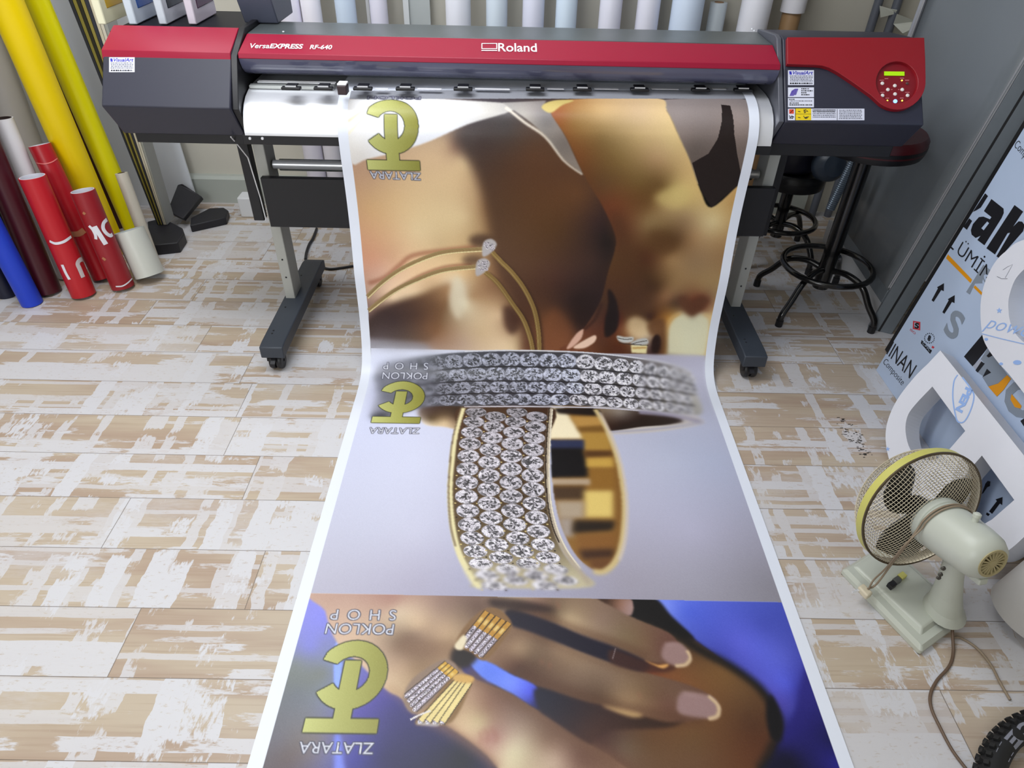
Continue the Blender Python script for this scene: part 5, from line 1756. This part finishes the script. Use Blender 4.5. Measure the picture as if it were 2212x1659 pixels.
tx.build('pencil_mark', M_GREYP, LOB, 'pencilled figure one')
tx = MB()
bline(tx, [(2154, 597), (2164, 602), (2177, 602)], .0012, op, ON)
tx.build('pencil_mark', M_GREYP, LOB, 'pencilled stroke under the figure')
for x, y, rx, ry in ((2198, 783, 9, 5), (2131, 733, 4, 3), (2163, 786, 4, 3)):
    s_ = MB()
    s_.slab([op(x + rx * math.cos(k * .5236), y + ry * math.sin(k * .5236)) + ON * .0012 for k in range(12)], ON, .0006)
    s_.build('stamp_dot', M_BST, LOB, 'pale blue printed mark')

# white roll at the right edge
rw = .10
wb = Vector((1.40, 1.035, .025))
wa = Vector((.22, -.02, 1)).normalized()
RWt = thing('foam_roll', 'stout plain white roll standing at the right edge beside the fan motor', 'roll', wb)
MB().lathe([(rw * .7, 0), (rw - .004, 0), (rw, .004), (rw, .42), (rw * .7, .42)], wb, wa, 48).build('wound_sheet', mat('white_foam_sheet', (208, 206, 204), .6, noise=.02), RWt, smooth=50)
MB().lathe([(rw * .7, 0), (rw * .7, .42), (rw * .66, .42), (rw * .66, .01), (0, .01)], wb, wa, 40).build('core', M_COREW, RWt, smooth=50)

# ------------------------------------------------------------------ stools
M_STL = mat('black_gloss_tube', (14, 14, 16), .22, coat=.3)


def stool(cx, cy, seat_z, ring_z, ring_r, foot_r, angs, seat_r, label, seat_m, seat_lbl, post_r=.03):
    t = thing('bar_stool', label, 'stool', (cx, cy, 0), 'black steel stools behind the printer')
    MB().tube([(cx, cy, .10), (cx, cy, seat_z - .05)], post_r, 20).build('post', M_STL, t, smooth=40)
    rp_ = [(cx + ring_r * math.cos(k * .19635), cy + ring_r * math.sin(k * .19635), ring_z) for k in range(32)]
    MB().tube(rp_, .0125, 10, closed=True).build('foot_ring', M_STL, t, smooth=60)
    for a in angs:
        c, s = math.cos(math.radians(a)), math.sin(math.radians(a))
        pr = [(.012, ring_z - .02), (.09, ring_z - .005), (.17, ring_z - .03), (.225, ring_z - .10), (foot_r, .055), (foot_r + .004, .012)]
        lg = MB().tube([Vector((cx + c * r, cy + s * r, z)) for r, z in catmull(pr, 5)], .0135, 10)
        lg = lg.build('leg', M_STL, t, smooth=60)
        MB().tube([(cx + c * (foot_r + .004), cy + s * (foot_r + .004), 0), (cx + c * (foot_r + .004), cy + s * (foot_r + .004), .03)], .0155, 12).build('rubber_foot', M_BLK, lg)
    MB().lathe([(0, -.034), (seat_r * .5, -.034), (seat_r * .96, -.028), (seat_r * .985, -.015), (seat_r * 1.004, .004), (seat_r * 1.004, .014), (seat_r * .9, .016)], (cx, cy, seat_z), (0, 0, 1), 40).build('seat_pan', M_BLK, t, smooth=40)
    MB().lathe([(seat_r * .97, -.02), (seat_r, .0), (seat_r * .99, .035), (seat_r * .93, .05), (seat_r * .6, .056), (0, .056)], (cx, cy, seat_z - .002), (0, 0, 1), 40).build('seat', seat_m, t, seat_lbl, smooth=40)
    return t


stool(1.382, 2.63, .742, .205, .185, .268, (-50, -141, 50, 141), .20, 'black bar stool with a dark red seat under the right end of the printer', mat('dark_red_vinyl', (74, 16, 24), .4), 'dark red cushion', .034)
stool(1.335, 3.13, .40, .19, .165, .235, (-60, -140, 40, 130), .15, 'low black stool behind the front bar stool', mat('black_vinyl', (18, 18, 22), .4), None, .028)

# shop vacuum standing on the low stool
VC = thing('vacuum_cleaner', 'dark vacuum cleaner with a round grille sitting on the low stool', 'vacuum cleaner', (1.33, 3.12, .456))
vb = MB()
vb.lathe([(0, 0), (.115, 0), (.128, .02), (.128, .15), (.10, .19), (0, .195)], (1.30, 3.13, .458), (0, 0, 1), 32)
vbo = vb.build('body', mat('navy_black_body', (22, 22, 40), .4), VC, smooth=40)
MB().box(1.225, 1.315, 2.98, 3.02, .56, .66).build('label_plate', mat('grey_label', (120, 124, 140), .5), vbo, bevel=.003)
gc = at_y(1788, 354, 3.0)
hd2 = MB().lathe([(.0, .07), (.05, .065), (.072, .04), (.078, .0), (.072, -.01), (.058, -.012), (.055, .0), (.055, .01), (0, .012)], gc, (.1, -1, .25), 32).build('motor_head', mat('blue_grey_housing', (52, 62, 76), .35), VC, smooth=40)
gv = MB()
e1 = Vector((1, .1, 0)).normalized()
e2 = Vector((.1, -1, .25)).normalized().cross(e1).normalized()
for k in range(-3, 4):
    for d1, d2 in ((e1, e2), (e2, e1)):
        h = math.sqrt(max(0, .054 ** 2 - (k * .015) ** 2))
        q = gc + d2 * (k * .015)
        gv.tube([q - d1 * h + Vector((0, -.004, 0)), q + d1 * h + Vector((0, -.004, 0))], .0022, 6)
gv.build('grille', mat('teal_grille', (70, 92, 100), .4), hd2)
p0, p1 = at_y(1852, 330, 2.90), at_y(1793, 452, 2.90)
hs = MB()
n_ = 60
hs.tube([p0.lerp(p1, k / n_) for k in range(n_ + 1)], [.018 + .003 * (k % 2) for k in range(n_ + 1)], 14)
hs.build('ribbed_hose', mat('steel_hose', (112, 124, 138), .35, metal=.4), VC, 'ribbed grey hose', smooth=30)
# ------------------------------------------------------------------ old table fan
M_FAN = mat('aged_cream_plastic', (188, 192, 181), .38, noise=.05, nscale=12)
M_FANB = mat('yellowed_band', (196, 192, 104), .4, noise=.06, nscale=14)
M_WIRE = mat('dull_wire', (206, 196, 172), .4, metal=.35)
M_CORD = mat('brown_grey_cord', (140, 124, 104), .55)
FA = Vector((-.2008, .9448, -.2588)).normalized()       # the way it blows
FC = at_y(1985, 1098, 1.17)
FAN = thing('table_fan', 'old cream table fan with a yellowed band and wire cage standing beside the banner', 'fan', (1.1, 1.07, 0))
f1 = FA.cross(Vector((0, 0, 1))).normalized()
f2 = FA.cross(f1).normalized()
FR = .166
# base: stepped slab with a sloping top, long side along the cord end
c0, c1, c2 = Vector((.958, 1.178, 0)), Vector((1.068, .930, 0)), Vector((1.238, 1.030, 0))
c3 = c0 + (c2 - c1)
cen = (c0 + c2) / 2


def ring_(s, z):
    return [cen + (p - cen) * s + Vector((0, 0, z)) for p in (c0, c1, c2, c3)]


bb = MB()
lv = [ring_(.98, .0), ring_(1.0, .004), ring_(1.0, .016), ring_(.93, .028)]
for a, b in zip(lv, lv[1:]):
    bb.add(a + b, [(i, (i + 1) % 4, 4 + (i + 1) % 4, 4 + i) for i in range(4)])
bb.add(lv[0], [(3, 2, 1, 0)])
bb.add(lv[-1], [(0, 1, 2, 3)])
bbo = bb.build('base', M_FAN, FAN, bevel=.006, bseg=3)
u = (c1 - c0).normalized()
w = (c2 - c1).normalized()


def bq(s, t, z):
    """Point on the base: s along the long side 0..1, t across 0..1."""
    return c0 + (c1 - c0) * s + (c2 - c1) * t + Vector((0, 0, z))


b2 = MB()
lo = [bq(.04, .14, .027), bq(.90, .14, .027), bq(.90, .92, .027), bq(.04, .92, .027)]
hi = [bq(.07, .18, .034), bq(.86, .19, .044), bq(.86, .88, .044), bq(.07, .88, .034)]
b2.add(lo + hi, [(i, (i + 1) % 4, 4 + (i + 1) % 4, 4 + i) for i in range(4)] + [(4, 5, 6, 7)])
b2.build('base_top', M_FAN, bbo, bevel=.005, bseg=3)
sw = [(MB(), m, l) for m, l in ((M_BLK, 'black key'), (mat('dark_grey_key', (86, 88, 84), .4), 'dark grey key'), (M_FANB, 'yellow key'))]
for k, (mb, m, l) in enumerate(sw):
    q = at_z(1926 + k * 11, 1264 - k * 9.5, .045)
    mb.obox(q, u * .008, w * .011, Vector((0, 0, .007)))
    mb.build('speed_key', m, bbo, l, bevel=.001)
# neck
ME = FC - FA * .145                               # middle of the motor
nb = at_z(2040, 1318, .04)
nk = MB()
sec = []
top = Vector((ME.x + .004, ME.y + .0, ME.z - .055))
for t_, hw, hd_ in ((0, .062, .056), (.12, .048, .046), (.35, .036, .038), (.7, .027, .03), (1, .024, .026)):
    p = nb.lerp(top, t_)
    sec.append([p + u * (hd_ * math.cos(a) * 1.0) + w * (hw * math.sin(a) * .9) for a in [k * math.pi / 10 for k in range(20)]])
for a, b in zip(sec, sec[1:]):
    nk.add(a + b, [(i, (i + 1) % 20, 20 + (i + 1) % 20, 20 + i) for i in range(20)])
nko = nk.build('neck', M_FAN, FAN, smooth=60)
for px, py in ((2037, 1227), (2031, 1240), (2027, 1247)):
    q = at_y(px, py, nb.y - .034)
    MB().lathe([(.006, 0), (.005, .004), (.002, .005), (0, .003)], q, (0, -1, .2), 12).build('neck_screw', mat('dark_screw', (70, 66, 60), .5), nko)
# motor housing
back = -FA
mt = MB()
mt.lathe([(.03, .045), (.062, .045), (.067, .055), (.067, .072), (.064, .074), (.064, .077), (.066, .079), (.062, .175), (.058, .203), (.048, .220), (.036, .226), (.036, .218)], FC, back, 48)
mto = mt.build('motor_housing', M_FAN, FAN, smooth=45)
vg = MB()
vg.lathe([(.036, .214), (0, .214)], FC, back, 32)
vg.build('vent_recess', M_BLK, mto)
vs = MB()
vs.lathe([(.037, .218), (.037, .228), (.031, .228), (.031, .220)], FC, back, 32)
vs.lathe([(.008, .218), (.008, .228), (0, .228)], FC, back, 16)
for k in range(18):
    a = k * 2 * math.pi / 18
    d = f1 * math.cos(a) + f2 * math.sin(a)
    vs.obox(FC + back * .223 + d * .02, d * .013, d.cross(FA) * .0018, FA * .004)
vs.build('rear_vent', mat('yellowed_vent', (168, 156, 116), .5), mto)
kn = FC + back * .15
ku = (Vector((0, 0, 1)) - FA * FA.z).normalized()
MB().lathe([(.007, .055), (.007, .074), (.009, .074), (.009, .082), (.005, .085), (0, .085)], kn, (ku + f1 * .12).normalized(), 16).build('oscillation_knob', M_FAN, mto)
fl = MB()
fl.obox(FC + back * .145 - ku * .060, FA * .075, f1 * .012, ku * .008)
fl.build('motor_cradle', M_FAN, mto, bevel=.003)


def dish(r, p):
    """Cage depth beyond the band at radius r."""
    t = min(1, r / FR)
    return .058 * (1 - t ** p)


def cage(sign, name, depth, m, rmin):
    mb = MB()
    pitch = .0078
    n = int(FR / pitch)
    c45 = math.sqrt(.5)
    ga, gb = (f1 + f2) * c45, (f1 - f2) * c45
    for k in range(-n, n + 1):
        o = k * pitch
        h = math.sqrt(max(0, FR * FR - o * o))
        if h < .01:
            continue
        for d1, d2 in ((ga, gb), (gb, ga)):
            segs = [[]]
            for j in range(25):
                s = -h + 2 * h * j / 24
                r = math.hypot(o, s)
                if r < rmin:
                    if segs[-1]:
                        segs.append([])
                    continue
                segs[-1].append(FC + d2 * o + d1 * s + FA * (sign * (dish(r, 3.2 if sign < 0 else 5.5) * depth + .011)))
            for sg in segs:
                if len(sg) > 1:
                    mb.tube(sg, .0008, 4, caps=False)
    return mb.build(name, m, FAN)


cage(-1, 'rear_guard', .8, M_WIRE, .055)
cage(1, 'front_guard', 1.3, M_WIRE, .0)
gbo = MB().lathe([(FR - .001, -.009), (FR + .003, -.009), (FR + .003, .013), (FR - .001, .013)], FC, FA, 64)
gbo = gbo.build('guard_band', M_FANB, FAN, 'yellowed plastic band', smooth=40)
MB().lathe([(FR - .001, -.013), (FR + .004, -.013), (FR + .004, -.009), (FR - .001, -.009), (FR - .001, .013), (FR - .002, .013), (FR - .002, -.013), (FR - .001, -.013)], FC, FA, 64).build('guard_rim', mat('dark_wire_rim', (92, 80, 62), .45, metal=.4), gbo, smooth=40)
MB().lathe([(.030, -.05), (.030, .012), (.026, .024), (0, .028)], FC, FA, 28).build('hub', M_BLK, FAN, smooth=40)
M_BLD = mat('smoky_black_blade', (28, 26, 24), .3)
for k in range(3):
    a0 = math.radians(95 + 120 * k)
    v, f = [], []
    NR, NA = 8, 8
    for i in range(NR + 1):
        r = .022 + (.148 - .022) * i / NR
        sw_ = math.radians(22 + 50 * math.sin(math.pi * min(1, .18 + .72 * i / NR)))
        for j in range(NA + 1):
            a = a0 + sw_ * (j / NA - .5) + .25 * i / NR
            v.append(FC + (f1 * math.cos(a) + f2 * math.sin(a)) * r + FA * (.018 * (j / NA - .5) * 2 * (1 - .3 * i / NR)))
    f = [(i * (NA + 1) + j, i * (NA + 1) + j + 1, (i + 1) * (NA + 1) + j + 1, (i + 1) * (NA + 1) + j) for i in range(NR) for j in range(NA)]
    bl = MB()
    bl.add(v, f)
    b_ = bl.build('blade', M_BLD, FAN, smooth=60)
    q = b_.modifiers.new('thickness', 'SOLIDIFY')
    q.thickness = .0022
# cord wound over the motor down to the plug, and the tail along the floor
def along(pts, r, name, m, **kw):
    return MB().tube([Vector(p) for p in catmull(pts, 8)], r, 8).build(name, m, FAN, smooth=60, **kw)


mcirc = lambda ang, h, r=.0695: FC + back * h + (f1 * math.cos(ang) + ku * math.sin(ang)) * r
plug = at_z(1872, 1276, .048)
w1 = [mcirc(math.radians(a), .088 + (100 - a) * .00012) for a in (20, 50, 80, 105, 130, 155, 172)]
along(w1 + [at_y(1960, 1175, 1.07), at_y(1925, 1220, 1.10), at_z(1893, 1262, .062), plug + Vector((0, 0, .008))], .0026, 'cord', M_CORD)
along([p + back * .008 for p in w1[1:]] + [at_y(1952, 1180, 1.065), at_y(1915, 1226, 1.10), at_z(1888, 1252, .066), plug + Vector((.006, .004, .010))], .0024, 'cord', M_CORD)
pg = MB()
pg.obox(plug + Vector((-.004, 0, -.004)), u * .017, w * .012, Vector((0, 0, .010)))
pgo = pg.build('plug', mat('aged_white_plug', (206, 196, 172), .5, noise=.06), FAN, bevel=.005, bseg=3)
for s_ in (-1, 1):
    q = plug + Vector((-.012, .006, -.004)) + w * (.006 * s_)
    MB().tube([q, q - w * .0 + (Vector((-.6, -.15, 0))).normalized() * .022], .0022, 8).build('plug_pin', M_STEEL, pgo)
tail = [at_z(2053, 1292, .10), at_z(2056, 1340, .045), at_z(2058, 1375, .02), at_z(2059, 1412, .004), at_z(2050, 1440, .004), at_z(2024, 1470, .004), at_z(2010, 1500, .004), at_z(2012, 1530, .004), at_z(2030, 1570, .004), at_z(2058, 1622, .004), at_z(2096, 1672, .004)]
along(tail, .0038, 'cord', mat('dark_brown_cord', (98, 78, 62), .5))
along([at_z(2058, 1378, .018), at_z(2075, 1378, .004), at_z(2110, 1400, .004), at_z(2140, 1436, .004), at_z(2160, 1474, .004), at_z(2182, 1512, .004)], .0034, 'cord', M_CORD)

# ------------------------------------------------------------------ knobbly tyre in the corner
TC = Vector((1.320, .448, .031))
TR, tr_ = .306, .027
TY = thing('bicycle_tyre', 'black knobbly bicycle tyre lying in the bottom right corner', 'tyre', (TC.x, TC.y, 0))
M_TYR = mat('tyre_rubber', (20, 20, 22), .6, noise=.12, nscale=120)
ty = MB()
pts = [(TR + tr_ * math.cos(a), tr_ * math.sin(a)) for a in [math.radians(d) for d in range(-150, 151, 15)]]
ty.lathe(pts, TC, (0, 0, 1), 96)
tyo = ty.build('casing', M_TYR, TY, smooth=60)
kb = MB()
for i in range(84):
    a = 2 * math.pi * i / 84
    d = Vector((math.cos(a), math.sin(a), 0))
    t_ = Vector((-math.sin(a), math.cos(a), 0))
    for el, sh in ((52, .25), (18, -.25), (-18, .25), (-52, -.25)):
        e = math.radians(el)
        n_ = d * math.cos(e) + Vector((0, 0, math.sin(e)))
        q = TC + d * TR + n_ * (tr_ + .003) + t_ * (sh * .011)
        kb.obox(q, t_ * .0052, t_.cross(n_) * .0052, n_ * .0045)
kb.build('tread_knobs', M_TYR, TY)['kind'] = 'stuff'


def tyl(s, a0, a1, r0, r1):
    """Moulded sidewall lettering between two angles."""
    mb = MB()
    vv_, ff_, _ = glyphs(s, .05, 0.0, 1.1)
    out_ = []
    for x, y in vv_:
        a, r = math.radians(a0 + (a1 - a0) * x), r0 + (r1 - r0) * y
        k = max(-1, min(1, (r - TR) / tr_))
        out_.append(TC + Vector((r * math.cos(a), r * math.sin(a), tr_ * math.sqrt(1 - k * k) + .0006)))
    mb.add(out_, ff_)
    mb.build('sidewall_lettering', mat('grey_sidewall_print', (128, 130, 142), .5), tyo, 'grey lettering')


tyl('C', 111, 118, .288, .316)
tyl('E', 120, 127, .288, .316)
tyl('II', 129, 135, .288, .316)
